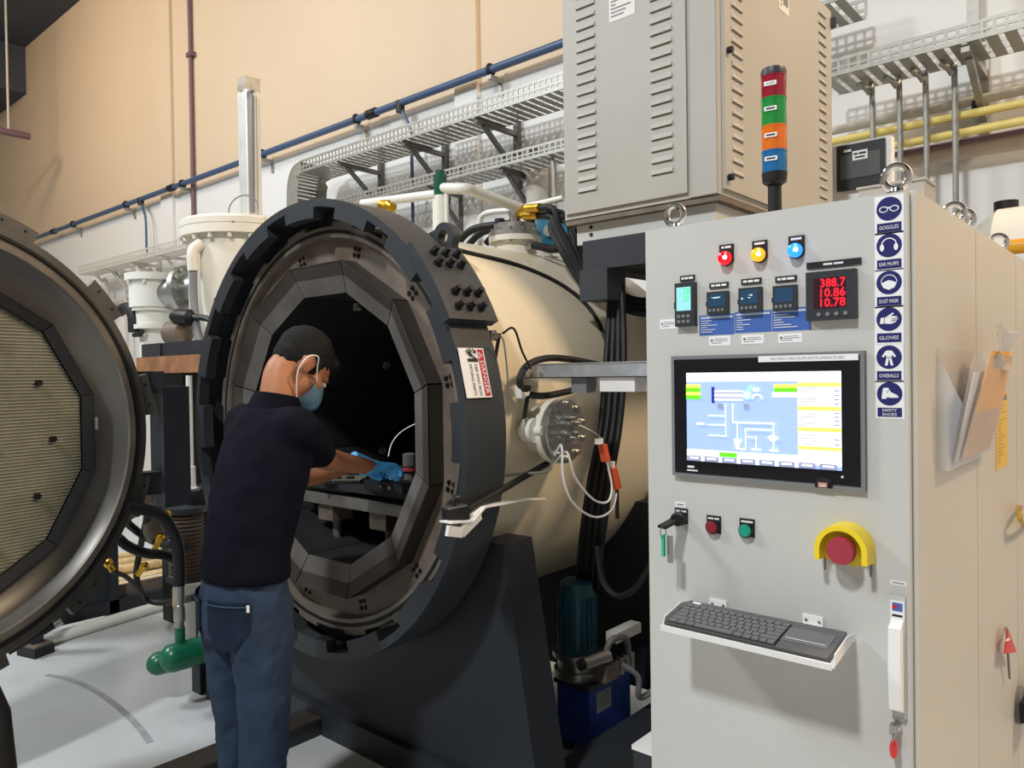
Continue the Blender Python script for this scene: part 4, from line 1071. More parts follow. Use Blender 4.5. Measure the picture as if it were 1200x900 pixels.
# keyboard lying in the tray
kb = thing('keyboard', 'slim grey wireless keyboard with touchpad lying in the tray on the cabinet door', 'keyboard', tpos(KW/2, TD/2, .002))
u0, u1, v0, v1 = .008, KW-.010, .006, .119
bm = B(); obox(bm, tpos((u0+u1)/2, (v0+v1)/2, .009), ((u1-u0)/2, 0, 0), td*((v1-v0)/2), tu*.007)
fin('keyboard_body', bm, 'keyboard_grey', kb, bevel=.005)
kcell = .0165; rows = 6; ks0 = u0+.006; kv0 = v0+.019
well = B(); obox(well, tpos(ks0+.113, kv0+.045, .0163), (.116, 0, 0), td*.0462, tu*.0006); fin('key_well', well, 'print_black', kb)
shared = {}
def key(u, v, wdt, hgt=.0150):
    k = round(wdt, 4), round(hgt, 4)
    if k not in shared:
        bm = obox(B(), (0, 0, 0), (wdt/2, 0, 0), (0, hgt/2, 0), (0, 0, .0016)); shared[k] = finish_mesh(bm, 'key', smooth=False); shared[k].materials.append(MATS['key_grey'])
    place('key', shared[k], 'key_grey', kb, tpos(u, v, .0182), basis(UX, -td, tu))
rowh = .0150
layout = [[.0145]*14, [.0145]*13+[.026], [.022]+[.0145]*12+[.0185], [.026]+[.0145]*11+[.031], [.034]+[.0145]*10+[.040-.0025], [.018, .018, .018, .088, .018, .018, .0145, .0145, .0145]]
for r_, row in enumerate(layout):
    tot = sum(row)+.0022*(len(row)-1); sc_ = .226/tot; u = ks0
    for wk in row:
        wk2 = wk*sc_; key(u+wk2/2, kv0+rowh*(r_+.5), wk2,   .0105 if r_ == 0 else .0126); u += wk2+.0022*sc_
fin('touchpad', obox(B(), tpos(u1-.055, v0+.054, .0164), (.044, 0, 0), td*.028, tu*.0006), 'key_grey', kb)
fin('touchpad_line', obox(B(), tpos(u1-.055, v0+.070, .0172), (.038, 0, 0), td*.0007, tu*.0003), 'label_white', kb)
fin('media_key', obox(B(), tpos(u0+.02, v0+.008, .0164), (.009, 0, 0), td*.0035, tu*.0008), 'label_white', kb)
for i in range(7): fin('media_key', obox(B(), tpos(u0+.07+.03*i, v0+.008, .0164), (.007, 0, 0), td*.0022, tu*.0006), 'key_grey', kb)
# ---------------------------------------------------------------- swing handle with lock and red key tag
c1, c2 = dp(1054, 698), dp(1053, 838)
hx = (c1.x+c2.x)/2
fin('handle_base', box(B(), (hx-.013, CY-.008, c2.z), (hx+.013, CY, c1.z)), 'cabinet_grey', cab, bevel=.002)
hd = fin('door_handle', prism(B(), [V((hx-.0105, CY-.008, dp(1054, 724).z)), V((hx-.0105, CY-.03, dp(1054, 732).z)), V((hx-.0105, CY-.034, dp(1053, 780).z)), V((hx-.0105, CY-.028, dp(1053, 826).z)), V((hx-.0105, CY-.008, dp(1053, 832).z))], (.021, 0, 0)), 'white', cab, bevel=.003)
decal('handle_sticker', cab, V((hx-.012, CY-.0082, dp(1054, 724).z)), UX, UZ, .024, .034, [('rect', .003, .014, .021, .030, 'label_blue'), ('rect', .003, .018, .012, .026, 'danger_red'), ('rect', .003, .004, .021, .008, 'print_black')])
decal('handle_label', cab, V((hx-.014, CY, dp(1054, 686).z)), UX, UZ, .028, .008, [('rect', .003, .003, .025, .005, 'print_grey')])
lk = dp(1051, 850); lk = fin('lock_cylinder', lathe(B(), [(0, .009), (.012, .009), (.013, .007), (.013, 0)], lk, NF, 18), 'chrome', cab)
c = dp(1051, 850)+V((0, -.014, 0))
kt = thing('key_tag', 'red oval key tag hanging from the cabinet door lock', 'key tag', c+V((0, 0, -.06)))
fin('key_blade', obox(B(), c+V((0, -.006, 0)), (.006, 0, 0), (0, .008, 0), (0, 0, .009)), 'steel', kt)
fin('tag_ring', torus(B(), c+V((-.001, -.010, -.014)), (1, .3, 0), .010, .0012, 18, 6), 'steel', kt)
fin('tag_body', lathe(B(), [(-.003, 0), (-.003, .009), (.003, .009), (.003, 0)], (0, 0, 0), (0, 1, 0), 18), 'red_tag', kt, local=True).matrix_local = Matrix.Translation(V((0, -.008, .024))) @ Matrix.Diagonal((.75, 1, 2.0, 1))
# ---------------------------------------------------------------- cabinet flank
sd = CX1+.0005
UYv = V((0, 1, 0))
decal('yellow_label', cab, V((sd, at(1167, 556, X=CX1).y, at(1167, 552, X=CX1).z)), UYv, UZ, .185, .205, [('rect', .02, .183, .165, .198, 'print_grey')]+[('rects', [(.02, .168-.0095*i, .06+.10*random.random(), .172-.0095*i) for i in range(17)], 'beige_print')], base='label_yellow', label='narrow yellow notice with fine print') if mat('beige_print', (196, 158, 76), .6) else None
# clear document pocket with papers
ya, yb3 = at(1097, 410, X=CX1).y, at(1150, 410, X=CX1).y
za, zb3 = at(1097, 408, X=CX1).z, at(1105, 548, X=CX1).z
pk = thing('document_pocket', 'clear plastic document pocket leaning open on the cabinet flank', 'document holder', (CX1, (ya+yb3)/2, zb3))
Wp = yb3-ya; Hp = za-zb3; lean = .045
def pq(u, v, o): return V((CX1+.001+o, ya+Wp*u, zb3+Hp*v))
bm = B(); prism(bm, [pq(0, 0, 0), pq(1, 0, 0), pq(1, 1, 0), pq(0, 1, 0)], (.0015, 0, 0)); fin('back_sheet', bm, 'clear_plastic', pk, smooth=False)
bm = B(); prism(bm, [pq(0, 0, .02), pq(1, 0, .02), pq(1, .95, .02+lean), pq(0, .95, .02+lean)], (.0015, 0, 0)); fin('front_sheet', bm, 'clear_plastic', pk, smooth=False)
bm = B(); prism(bm, [pq(0, 0, 0), pq(1, 0, 0), pq(1, 0, .02), pq(0, 0, .02)], (0, 0, .0015)); fin('pocket_bottom', bm, 'clear_plastic', pk, smooth=False)
for u in (0, 1):
    bm = B(); prism(bm, [pq(u, 0, 0), pq(u, 0, .02), pq(u, .55, .02+lean*.55), pq(u, .95, 0)], (0, .0015, 0)); fin('pocket_side', bm, 'clear_plastic', pk, smooth=False)
mat('paper_lilac', (206, 200, 200), .8, noise=.03)
pp = tag(fin('document', prism(B(), [pq(.25, .02, .006), pq(.95, .02, .006), pq(.95, .80, .012+lean*.7), pq(.25, .80, .012+lean*.7)], (.004, 0, 0)), 'paper_lilac', smooth=False), 'white papers standing inside the clear pocket', 'paper', 'papers in the clear pocket')
dt = thing('document', 'orange and beige printed sheet sticking out of the clear pocket', 'paper', pq(.6, .03, .014), 'papers in the clear pocket')
fin('lower_half', prism(B(), [pq(.30, .03, .014), pq(.97, .03, .014), pq(1.0, .45, .017+lean*.46), pq(.32, .45, .017+lean*.46)], (.002, 0, 0)), 'paper_beige', dt, smooth=False) if mat('paper_beige', (206, 172, 142), .7, noise=.08) else None
fin('upper_half', prism(B(), [pq(.32, .45, .017+lean*.46), pq(1.0, .45, .017+lean*.46), pq(1.02, .98, .02+lean*.98), pq(.40, .98, .02+lean*.98)], (.002, 0, 0)), 'paper_orange', dt, smooth=False)
bm = B(); G = []
for j in range(9):
    row = []
    for i in range(7):
        u, v = i/6, j/8
        q = pq(.50+.42*u, .84+.38*v-.04*u, .028+lean*(.75+.25*v)+.020*math.sin(5*u+3*v)*v); q += V((random.uniform(-.006, .006), random.uniform(-.008, .008), random.uniform(-.005, .005)))
        row.append(bm.verts.new(q))
    G.append(row)
for j in range(8):
    for i in range(6): bm.faces.new((G[j][i], G[j][i+1], G[j+1][i+1], G[j+1][i]))
bmesh.ops.solidify(bm, geom=bm.faces[:], thickness=.002)
tag(fin('plastic_sleeve', bm, 'sleeve_film', smooth=True), 'crumpled clear plastic sleeve at the top of the pocket', 'plastic sleeve')
# second cabinet in the row
c2b = thing('rear_cabinet', 'matching grey cabinet standing behind the touch screen cabinet', 'cabinet', ((CX0+CX1)/2, 2.42, 0))
fin('cabinet_body', box(B(), (CX0+.004, 2.124, .1), (CX1, 2.707, CTOP)), 'cabinet_side', c2b, bevel=.003)
fin('plinth', box(B(), (CX0+.02, 2.14, 0), (CX1-.01, 2.69, .1)), 'navy_steel', c2b)
eyebolt(c2b, CX1-.035, 2.175, CTOP, s=1.0); eyebolt(c2b, CX1-.035, 2.65, CTOP)
c3b = thing('end_cabinet', 'last grey cabinet of the row beside the red padlock tag', 'cabinet', ((CX0+CX1)/2, 3.0, 0))
fin('cabinet_body', box(B(), (CX0+.004, 2.711, .1), (CX1, 3.29, CTOP)), 'cabinet_side', c3b, bevel=.003)
fin('plinth', box(B(), (CX0+.02, 2.73, 0), (CX1-.01, 3.27, .1)), 'navy_steel', c3b)
# cap box on top of first cabinet, right of the eyebolt
a = at(1062, 222, X=CX1-.05)
tb = thing('roof_box', 'small beige box on the cabinet roof behind the front eyebolt', 'box', (CX1-.09, 1.78, CTOP))
fin('box_body', box(B(), (CX1-.15, 1.735, CTOP), (CX1-.022, 1.82, CTOP+.052)), 'box_grey', tb, bevel=.003)
fin('box_lid', box(B(), (CX1-.153, 1.732, CTOP+.052), (CX1-.019, 1.823, CTOP+.057)), 'box_grey', tb, bevel=.001)
# isolator handle, padlock tag and hook on the rear flank
c = at(1191, 828, X=CX1)
iso = thing('isolator_switch', 'black isolator handle with grey base low on the cabinet row', 'switch', c)
fin('switch_base', lathe(B(), [(0, .055), (.012, .055), (.016, .05), (.016, 0)], c+V((0, .02, .0)), (1, 0, 0), 28), 'print_grey', iso)
fin('switch_handle', obox(B(), c+V((.035, .05, 0)), (.02, 0, 0), (0, .09, 0), (0, 0, .03)), 'black', iso, bevel=.006)
c = at(1181, 757, X=CX1)
rt_ = thing('warning_tag', 'small red triangular tag hanging from a clip on the cabinet flank', 'tag', c)
fin('tag_body', prism(B(), [at(1176, 766, X=CX1+.02), at(1190, 764, X=CX1+.02), at(1180, 737, X=CX1+.02)], (.003, 0, 0)), 'red_tag', rt_, smooth=False)
fin('tag_print', prism(B(), [at(1178, 752, X=CX1+.0235), at(1184, 750, X=CX1+.0235), at(1183, 747, X=CX1+.0235), at(1179, 749, X=CX1+.0235)], (.0005, 0, 0)), 'white', rt_, smooth=False)
fin('clip_wire', tube(B(), [at(1179, 735, X=CX1), at(1180, 745, X=CX1+.02), at(1183, 795, X=CX1+.012)], .003, 6), 'print_grey', rt_)
hkp = tag(fin('padlock_hook', tube(B(), [at(1196, 594, X=CX1+.002), at(1194, 600, X=CX1+.03), at(1197, 612, X=CX1+.03), at(1203, 616, X=CX1+.004)], .006, 8, 4), 'brass'), 'small brass hook on the cabinet flank', 'hook')
# signal tower
c = at(908, 241, Y=CY+.22); b0 = V((c.x, CY+.22, CTOP))
def zt3(py): return at(908, py, Y=CY+.22).z
st = thing('signal_tower', 'four colour signal tower of red, green, orange and blue on the cabinet roof', 'signal light', b0)
fin('mount', lathe(B(), [(0, .03), (.008, .03), (.008, .016), (zt3(216)-CTOP, .0155), (zt3(216)-CTOP, 0)], b0, UZ, 24), 'black', st)
zs = [212, 177.5, 149.5, 116, 90]; 
fin('lower_socket', lathe(B(), [(zt3(217), .018), (zt3(214), .027), (zt3(205), .029), (zt3(203), .029), (zt3(203), 0)], (b0.x, b0.y, 0), UZ, 28), 'black', st)
for k, (y0, y1, m) in enumerate(((203, 177.5, 'tower_blue'), (177.5, 148.5, 'tower_orange'), (148.5, 116, 'tower_green'), (116, 90, 'tower_red'))):
    z0, z1 = zt3(y0), zt3(y1)
    sg = fin('light_segment', lathe(B(), [(z0, .0282), (z0+.002, .0285), (z1-.004, .0285), (z1-.004, .0292), (z1, .0292), (z1, 0)], (b0.x, b0.y, 0), UZ, 32), m, st)
    dn = V((.2, -1, 0)).normalized(); ux_ = V((-dn.y, dn.x, 0))
    decal('segment_label', sg, V((b0.x, b0.y, (z0+z1)/2-.002))+dn*.0295-ux_*.016, ux_, UZ, .028, .010, [('text', ('~6', '~7', '~7', 'ALARM')[k], .014, .005, .020, .005, 'print_black')])
fin('cap', lathe(B(), [(zt3(90), .029), (zt3(84), .029), (zt3(81), .027), (zt3(80), .02), (zt3(80), 0)], (b0.x, b0.y, 0), UZ, 28), 'keyboard_black', st)
# ================================================================ louvred power box on its platform
BX0, BX1, BY0, BY1, BZ0, BZ1 = -1.885, -1.215, 2.5, 3.64, 2.10, 3.13
bx = thing('power_box', 'tall beige louvred power supply box raised above the furnace', 'electrical box', ((BX0+BX1)/2, (BY0+BY1)/2, BZ0))
fin('box_body', box(B(), (BX0, BY0, BZ0), (BX1, BY1, BZ1)), 'box_grey', bx, bevel=.004)
fin('corner_post', box(B(), (BX1-.11, BY0-.004, BZ0+.002), (BX1-.005, BY0+.02, BZ1)), 'box_grey', bx, bevel=.002)
fin('side_door', box(B(), (BX1-.01, BY0+.03, BZ0+.02), (BX1+.014, BY1-.02, BZ1-.02)), 'box_grey', bx, bevel=.003)
fin('front_cover', box(B(), (BX0+.01, BY0-.012, BZ0+.02), (BX1-.115, BY0+.01, BZ1-.02)), 'box_grey', bx, bevel=.002)
def louver_mesh(L, d):
    bm = B(); prism(bm, [(-L/2, 0, .009), (-L/2, 0, -.009), (-L/2, -d, -.009), (-L/2, -d*.9, -.006)], (L, 0, 0)); return finish_mesh(bm, 'louver', smooth=False)
lm = louver_mesh(.088, .0075); lm.materials.append(MATS['box_grey'])
slot = box(B(), (-.042, -.0006, -.0125), (.042, 0, -.0095)); slot = finish_mesh(slot, 'louver_slot', False); slot.materials.append(MATS['flange_grey'])
zt1 = at(690, 222, Y=BY0).z; zt2 = at(778, 201, Y=BY0).z
for px, zb_ in ((690, zt1), (778, zt2)):
    x = at(px, 180, Y=BY0).x
    k = 0
    z = zb_
    while z < BZ1-.06:
        l = place('louver', lm, None, bx, (x, BY0-.012, z)); k += 1
        s_ = place('louver_slot', slot, None, bx, (x, BY0-.0125, z)); s_.parent = l; s_.matrix_local = Matrix.Translation((0, -.0, 0))
        z += .0425
Ms = basis(V((0, 1, 0)), V((-1, 0, 0)), V((0, 0, 1)))
for px, pyb in ((865, 203), (965, 230)):
    q = at(px, pyb, X=BX1+.014); z = q.z; k = 0
    while z < BZ1-.06:
        l = place('louver', lm, None, bx, (BX1+.014, q.y, z), Ms); k += 1
        s_ = place('louver_slot', slot, None, bx, (0, 0, 0)); s_.parent = l; s_.matrix_local = Matrix.Identity(4)
        z += .0425
for px, py in ((853, 59), (854, 208)):
    q = at(px, py, X=BX1+.014); bm = cyl(B(), q, q+V((.018, 0, 0)), .012, seg=14); fin('latch', bm, 'black', bx)
q = at(974, 27, X=BX1+.014); fin('hinge', box(B(), (BX1+.01, q.y-.01, q.z-.02), (BX1+.035, q.y+.01, q.z+.02)), 'black', bx)
q = at(714, 27, Y=BY0-.012); decal('data_plate', bx, V((q.x, BY0-.0125, q.z)), UX, UZ, .115, .12, [('rects', [(.008, .10-.014*i, .03+.07*random.random(), .106-.014*i) for i in range(7)], 'print_grey')], base='box_label') if mat('box_label', (222, 218, 210), .5) else None
q = at(913, 10, X=BX1+.014); decal('warning_plate', bx, V((BX1+.0145, q.y, q.z)), UYv, UZ, .10, .13, [('rect', .04, .03, .09, .09, 'print_grey'), ('rects', [(.01, .02+.016*i, .03, .026+.016*i) for i in range(6)], 'print_grey')], base='box_label')
# plinth under the box
fin('box_plinth', box(B(), (BX0+.03, BY0+.04, BZ0-.10), (BX1-.03, BY1-.05, BZ0)), 'cabinet_grey', bx, bevel=.003)
fin('base_flange', box(B(), (BX0+.0, BY0+.005, BZ0-.022), (BX1, BY1-.02, BZ0-.002)), 'flange_grey', bx)
for i in range(2):
    fin('plinth_plug', cyl(B(), (BX0+.10, BY0+.04, BZ0-.035-.03*i), (BX0+.10, BY0+.037, BZ0-.035-.03*i), .008, seg=12), 'black', bx)
# dark steel platform carrying it
pf_ = thing('steel_platform', 'dark steel platform frame carrying the power box', 'platform', (-1.55, 3.0, 0))
zp1 = BZ0-.10; zp0 = zp1-.115
fin('front_beam', box(B(), (BX0+.10, BY0-.02, zp0), (BX1+.02, BY0+.08, zp1)), 'navy_steel', pf_, bevel=.003)
fin('rear_beam', box(B(), (BX0+.10, BY1-.1, zp0), (BX1+.02, BY1, zp1)), 'navy_steel', pf_, bevel=.003)
for x in (BX0+.10, BX1-.08): fin('side_beam', box(B(), (x, BY0+.08, zp0), (x+.1, BY1-.1, zp1)), 'navy_steel', pf_, bevel=.003)
fin('stub_bracket', box(B(), (BX0+.09, BY0-.03, zp0-.12), (BX0+.22, BY0+.10, zp0)), 'dark_steel', pf_, bevel=.003)
for y in (BY0+.03, BY1-.05):
    for x in (BX1-.03,): fin('platform_post', box(B(), (x-.04, y-.04, 0), (x+.04, y+.04, zp0)), 'navy_steel', pf_, bevel=.003)
for y in (BY0+.5, BY1-.05):
    fin('platform_post', box(B(), (-1.66, y-.035, 0), (-1.59, y+.035, zp0)), 'navy_steel', pf_, bevel=.003)
# galvanised channel from the cabinet to the vessel
YCH = 2.02
a = at(616, 431, Y=YCH); zc1, zc0 = at(680, 425, Y=YCH).z, at(640, 443, Y=YCH).z
chn = thing('cable_channel', 'galvanised cable channel bridging the cabinet and the furnace vessel', 'cable channel', ((a.x+CX0)/2, YCH, zc0))
bm = B(); box(bm, (a.x, YCH, zc0), (CX0-.002, YCH+.003, zc1)); box(bm, (a.x, YCH, zc0), (CX0-.002, YCH+.09, zc0+.003)); box(bm, (a.x, YCH+.087, zc0), (CX0-.002, YCH+.09, zc1)); box(bm, (a.x, YCH-.003, zc1-.003), (CX0-.002, YCH+.012, zc1))
fin('channel_body', bm, 'zinc', chn, smooth=False)
bm = B(); box(bm, (a.x-.003, YCH, zc0), (a.x, YCH+.09, zc1)); fin('channel_end', bm, 'galvanised', chn, smooth=False)
for dx in (.02, .07): fin('channel_screw', cyl(B(), (a.x+dx, YCH-.006, zc1-.035), (a.x+dx, YCH, zc1-.035), .008, seg=10), 'steel', chn)
fin('terminal_box', box(B(), (a.x+.30, YCH+.01, zc0-.045), (a.x+.43, YCH+.08, zc0)), 'white', chn, bevel=.003)
fin('socket_box', box(B(), (a.x+.18, YCH+.02, zc0-.05), (a.x+.24, YCH+.08, zc0)), 'print_grey', chn, bevel=.003)
# black cable bundle falling behind the channel
n_b = 7
for i in range(n_b):
    ox = (i-3)*3.6
    P = [(722+ox*.5, 318, 2.60), (722+ox*.8, 380, 2.55), (720+ox, 440, 2.47), (715+ox, 500, 2.42), (704+ox*1.1, 560, 2.36), (694+ox*1.1, 630, 2.36), (688+ox, 690, 2.56)]
    pts = [at(x, y, Y=yy+.02*(i % 2)) for x, y, yy in P]
    words = ('leftmost', 'second', 'third', 'fourth', 'fifth', 'sixth', 'rightmost')[i]
    tag(fin('power_cable', tube(B(), pts, .0125, 8, 5), 'black_rubber'), 'thick black power cable falling beside the round port, %s of the bundle' % words, 'cable', 'hanging black cable bundle')
P = [(700, 640), (706, 680), (722, 698), (742, 692), (757, 672), (770, 650)]
tag(fin('power_cable', tube(B(), [at(x, y, Y=2.3) for x, y in P], .012, 8, 5), 'black_rubber'), 'black cable sagging in a loop above the blue pump tank', 'cable')
P = [(690, 318, 2.64), (718, 340, 2.66), (745, 352, 2.68), (775, 352, 2.7)]
for i in range(3):
    tag(fin('power_cable', tube(B(), [at(x, y+7*i, Y=yy) for x, y, yy in P], .015, 8, 5), 'black_rubber'), 'thick black cable slung under the dark platform, %s of three' % ('upper', 'middle', 'lower')[i], 'cable', 'cables under the platform')
# ================================================================ fittings on top of the vessel
tc_ = V((-2.36, 2.74, 2.03))
tp = thing('power_feedthrough', 'round cream and steel feedthrough flange on top of the vessel', 'feedthrough', (tc_.x, tc_.y, tc_.z))
fin('neck', lathe(B(), [(-.06, .10), (.065, .10), (.065, .125), (.09, .125), (.09, 0)], tc_, UZ, 36), 'cream', tp)
cp_ = fin('cover_flange', lathe(B(), [(.09, .0), (.09, .125), (.112, .125), (.112, .10), (.15, .10), (.152, .09), (.152, 0)], tc_, UZ, 36), 'steel', tp)
for k in range(12):
    a_ = 2*PI*k/12; c = tc_+V((.112*math.cos(a_), .112*math.sin(a_), .112)); 
    bm = B(); cyl(bm, c-V((0, 0, .055)), c+V((0, 0, .012)), .008, seg=8); fin('stud', bm, 'chrome', cp_)
fin('electrode', lathe(B(), [(.15, .028), (.20, .028), (.20, .034), (.215, .034), (.215, .02), (.23, .02), (.23, 0)], tc_, UZ, 20), 'chrome', tp)
for dx, dy in ((-.07, -.03), (.075, .02)):
    fin('gland', cyl(B(), tc_+V((dx, dy, .15)), tc_+V((dx, dy, .185)), .024, seg=12), 'black', tp)
fin('side_nipple', cyl(B(), tc_+V((.09, -.02, .03)), tc_+V((.16, -.06, .03)), .016, seg=12), 'steel', tp)
# gold plated lugs and water cooled power cables
for i, (px, py) in enumerate(((629, 243), (627, 252), (634, 250))):
    a = at(px-12, py+1.5, Y=2.62+.04*i); b = at(px+4, py, Y=2.60+.04*i)
    P = [b, at(px+20, py+2, Y=2.58+.03*i), at(655-5*i, 265, Y=2.58+.02*i), at(668-6*i, 290, Y=2.60), at(680-5*i, 315, Y=2.62), at(696-3*i, 345, Y=2.64)]
    pc_ = thing('power_lead', 'black water cooled power lead with gold end fitting, %s of three' % ('upper', 'lower', 'middle')[i], 'cable', b, 'power leads with gold fittings')
    fin('lead', tube(B(), P, .014, 10, 6), 'black_rubber', pc_)
    fin('end_fitting', cyl(B(), a, b, .019, seg=14), 'brass', pc_)
    P = [at(px+8, py+1, Y=2.64+.04*i), at(px+34, py+8, Y=2.60+.03*i), at(676-5*i, 276, Y=2.58+.02*i), at(684-5*i, 300, Y=2.61), at(698-4*i, 340, Y=2.64)]
    tag(fin('power_lead', tube(B(), P, .009, 8, 6), 'black_rubber'), 'thin black lead beside the gold fitted power leads, %s of three' % ('upper', 'lower', 'middle')[i], 'cable', 'thin leads by the power box')
tag(fin('brass_valve', lathe(B(), [(0, .02), (.03, .03), (.06, .03), (.09, .018), (.11, .018), (.11, 0)], at(607, 249, Y=2.74), (at(622, 246, Y=2.7)-at(607, 249, Y=2.74)), 18), 'brass'), 'gold coloured valve at the end of the white pipe', 'valve')
tag(fin('brass_fitting', lathe(B(), [(0, .02), (.02, .035), (.09, .035), (.11, .02), (.11, 0)], at(448, 240, Y=2.4), (at(468, 246, Y=2.36)-at(448, 240, Y=2.4)), 18), 'brass'), 'small gold fitting under the white pipe behind the ring', 'fitting')
# white pipe with vent valve
J = at(516, 224, Y=2.39)
wp = thing('gas_pipe', 'white bent gas pipe with a green relief valve above the vessel', 'pipe', J)
fin('pipe_run', tube(B(), [at(425, 239, Y=2.39), J+V((-.02, 0, -.01))], .022, 12), 'white_paint', wp)
fin('pipe_run', tube(B(), [J+V((.02, 0, .01)), at(540, 221, Y=2.39), at(548, 221, Y=2.41), at(556, 224, Y=2.45), at(612, 245, Y=2.73)], .024, 12, 3), 'white_paint', wp)
fin('pipe_riser', cyl(B(), (J.x, J.y, 2.03), (J.x, J.y, J.z+.02), .026, seg=16), 'white_paint', wp)
fin('riser_flange', cyl(B(), (J.x, J.y, 2.08), (J.x, J.y, 2.11), .05, seg=20), 'white_paint', wp)
for s in (-1, 1): fin('tie_rod', cyl(B(), (J.x+s*.038, J.y, 2.10), (J.x+s*.038, J.y, J.z), .010, seg=10), 'white_paint', wp)
gv = fin('relief_valve', lathe(B(), [(-.01, .012), (.0, .026), (.02, .030), (.09, .030), (.095, .022), (.11, .022), (.11, 0)], V((J.x, J.y, J.z-.02)), UZ, 18), 'green_valve', wp)
# thin white pipe and hoses behind
tag(fin('thin_pipe', tube(B(), [at(562, 292, Y=2.9), at(562, 262, Y=2.9), at(566, 252, Y=2.9), at(578, 248, Y=2.9), at(600, 246, Y=2.9), at(626, 240, Y=2.9), at(660, 232, Y=2.9)], .014, 10, 4), 'white_paint'), 'thin bent white pipe behind the feedthrough flange', 'pipe')
P = [(530, 278), (548, 270), (570, 268), (590, 272)]
for i, (a_, yy) in enumerate((((535, 286), 2.75), ((548, 288), 2.85), ((570, 285), 2.95))):
    pts = [at(a_[0], a_[1], Y=yy), at(a_[0]+14, a_[1]-14, Y=yy), at(a_[0]+30, a_[1]-20, Y=yy), at(600, 262, Y=yy)]
    tag(fin('hose', tube(B(), pts, .019, 10, 5), 'black_rubber'), 'black hose arching over the vessel to the feedthrough, %s of three' % ('front', 'middle', 'rear')[i], 'hose', 'hoses on top of the vessel')
tag(fin('hose', tube(B(), [tc_+V((.16, -.06, .03)), at(650, 292, Y=2.68), at(662, 285, Y=2.72), at(672, 272, Y=2.8)], .018, 10, 5), 'black_rubber'), 'black hose leaving the side nipple of the feedthrough', 'hose')
# teal handwheel and junction box behind
c = at(647, 272, Y=3.0)
hw = thing('round_actuator', 'round teal actuator disc behind the power leads', 'actuator', c)
fin('disc_body', lathe(B(), [(-.05, .07), (0, .105), (.02, .105), (.03, .09), (.035, 0)], c, (.35, -.93, 0), 30), 'teal_paint', hw)
fin('hub', lathe(B(), [(.03, .03), (.05, .03), (.05, 0)], c, (.35, -.93, 0), 18), 'steel', hw)
c = at(676, 276, Y=2.98); tag(fin('junction_box', obox(B(), c, (.07, 0, 0), (0, .05, 0), (0, 0, .07)), 'teal_paint', bevel=.008), 'small teal junction box below the power box', 'junction box')
q = at(629, 187, Y=5.06); bm = lathe(B(), [(0, .095), (q.z, .095), (q.z, 0)], (q.x, 5.06, 0), UZ, 24)
tag(fin('duct', bm, 'grey_pipe'), 'thick white vertical duct behind the feedthrough', 'duct')
tag(fin('conduit', tube(B(), [at(645, 185, Y=4.8), at(649, 200, Y=4.8), at(650, 285, Y=4.8)], .025, 8, 3), 'galvanised'), 'bent grey conduit behind the thick white duct', 'conduit')

# ================================================================ hydraulic pump set under the vessel
tx0, tx1, ty0, ty1, tz = -1.865, -1.712, 2.38, 2.67, .262
hp_ = thing('pump_unit', 'hydraulic pump with teal motor standing on a blue oil tank', 'pump', ((tx0+tx1)/2, (ty0+ty1)/2, 0))
fin('oil_tank', box(B(), (tx0, ty0, .04), (tx1, ty1, tz)), 'blue_tank', hp_, bevel=.006)
fin('tank_lid', box(B(), (tx0-.01, ty0-.01, tz), (tx1+.01, ty1+.01, tz+.016)), 'navy_steel', hp_, bevel=.003)
for x in (tx0+.025, tx1-.025):
    for y in (ty0+.03, ty1-.03): fin('tank_foot', box(B(), (x-.02, y-.02, 0), (x+.02, y+.02, .04)), 'navy_steel', hp_)
decal('tank_plate', hp_, V((tx1+.0005, ty0+.05, tz-.105)), UYv, UZ, .10, .08, [('rects', [(.01, .065-.011*i, .09, .07-.011*i) for i in range(5)], 'print_grey')], base='print_greyer') if mat('print_greyer', (150, 154, 160), .5) else None
mc = at(677, 786, Y=2.46); mc = V((mc.x, 2.46, tz+.016))
fin('motor_flange', lathe(B(), [(0, .095), (.03, .095), (.03, .08), (.08, .08), (.08, .1), (.10, .1), (.10, 0)], mc, UZ, 30), 'steel', hp_)
mt = fin('motor', lathe(B(), [(.10, .070), (.33, .070), (.34, .064), (.37, .064), (.38, .05), (.38, 0)], mc, UZ, 30), 'teal_motor', hp_)
fn = B(); box(fn, (.069, -.003, 0), (.080, .003, .2)); fnm = finish_mesh(fn, 'cooling_fin', False); fnm.materials.append(MATS['teal_motor'])
for k in range(20):
    place('cooling_fin', fnm, None, mt, mc+V((0, 0, .12)), Matrix.Rotation(2*PI*k/20, 3, 'Z'))
vx = tx1+.02
fin('valve_block', box(B(), (vx-.06, ty0+.06, tz+.02), (vx+.02, ty0+.15, tz+.085)), 'flange_grey', hp_, bevel=.004)
fin('solenoid', cyl(B(), (vx-.02, ty0-.03, tz+.115), (vx+.02, ty0+.08, tz+.125), .024, seg=18), 'steel', hp_)
fin('valve_cap', cyl(B(), (vx-.027, ty0-.05, tz+.113), (vx-.02, ty0-.03, tz+.115), .021, seg=18), 'black', hp_)
fin('gauge_arm', tube(B(), [(vx, ty0+.08, tz+.12), (vx+.02, ty0+.10, tz+.18), (vx+.03, ty0+.18, tz+.17), (vx+.02, ty0+.22, tz+.10)], .013, 10, 4), 'shield_grey', hp_)
fin('manifold', box(B(), (vx-.02, ty0+.12, tz+.16), (vx+.03, ty0+.30, tz+.20)), 'cabinet_grey', hp_, bevel=.004)
fin('hose_line', tube(B(), [(vx+.01, ty0+.18, tz+.06), (vx+.05, ty0+.24, tz-.0), (vx+.04, ty0+.26, tz-.09), (vx+.06, ty0+.34, tz-.08), (vx+.06, ty0+.45, tz-.02)], .012, 10, 5), 'print_grey', hp_)
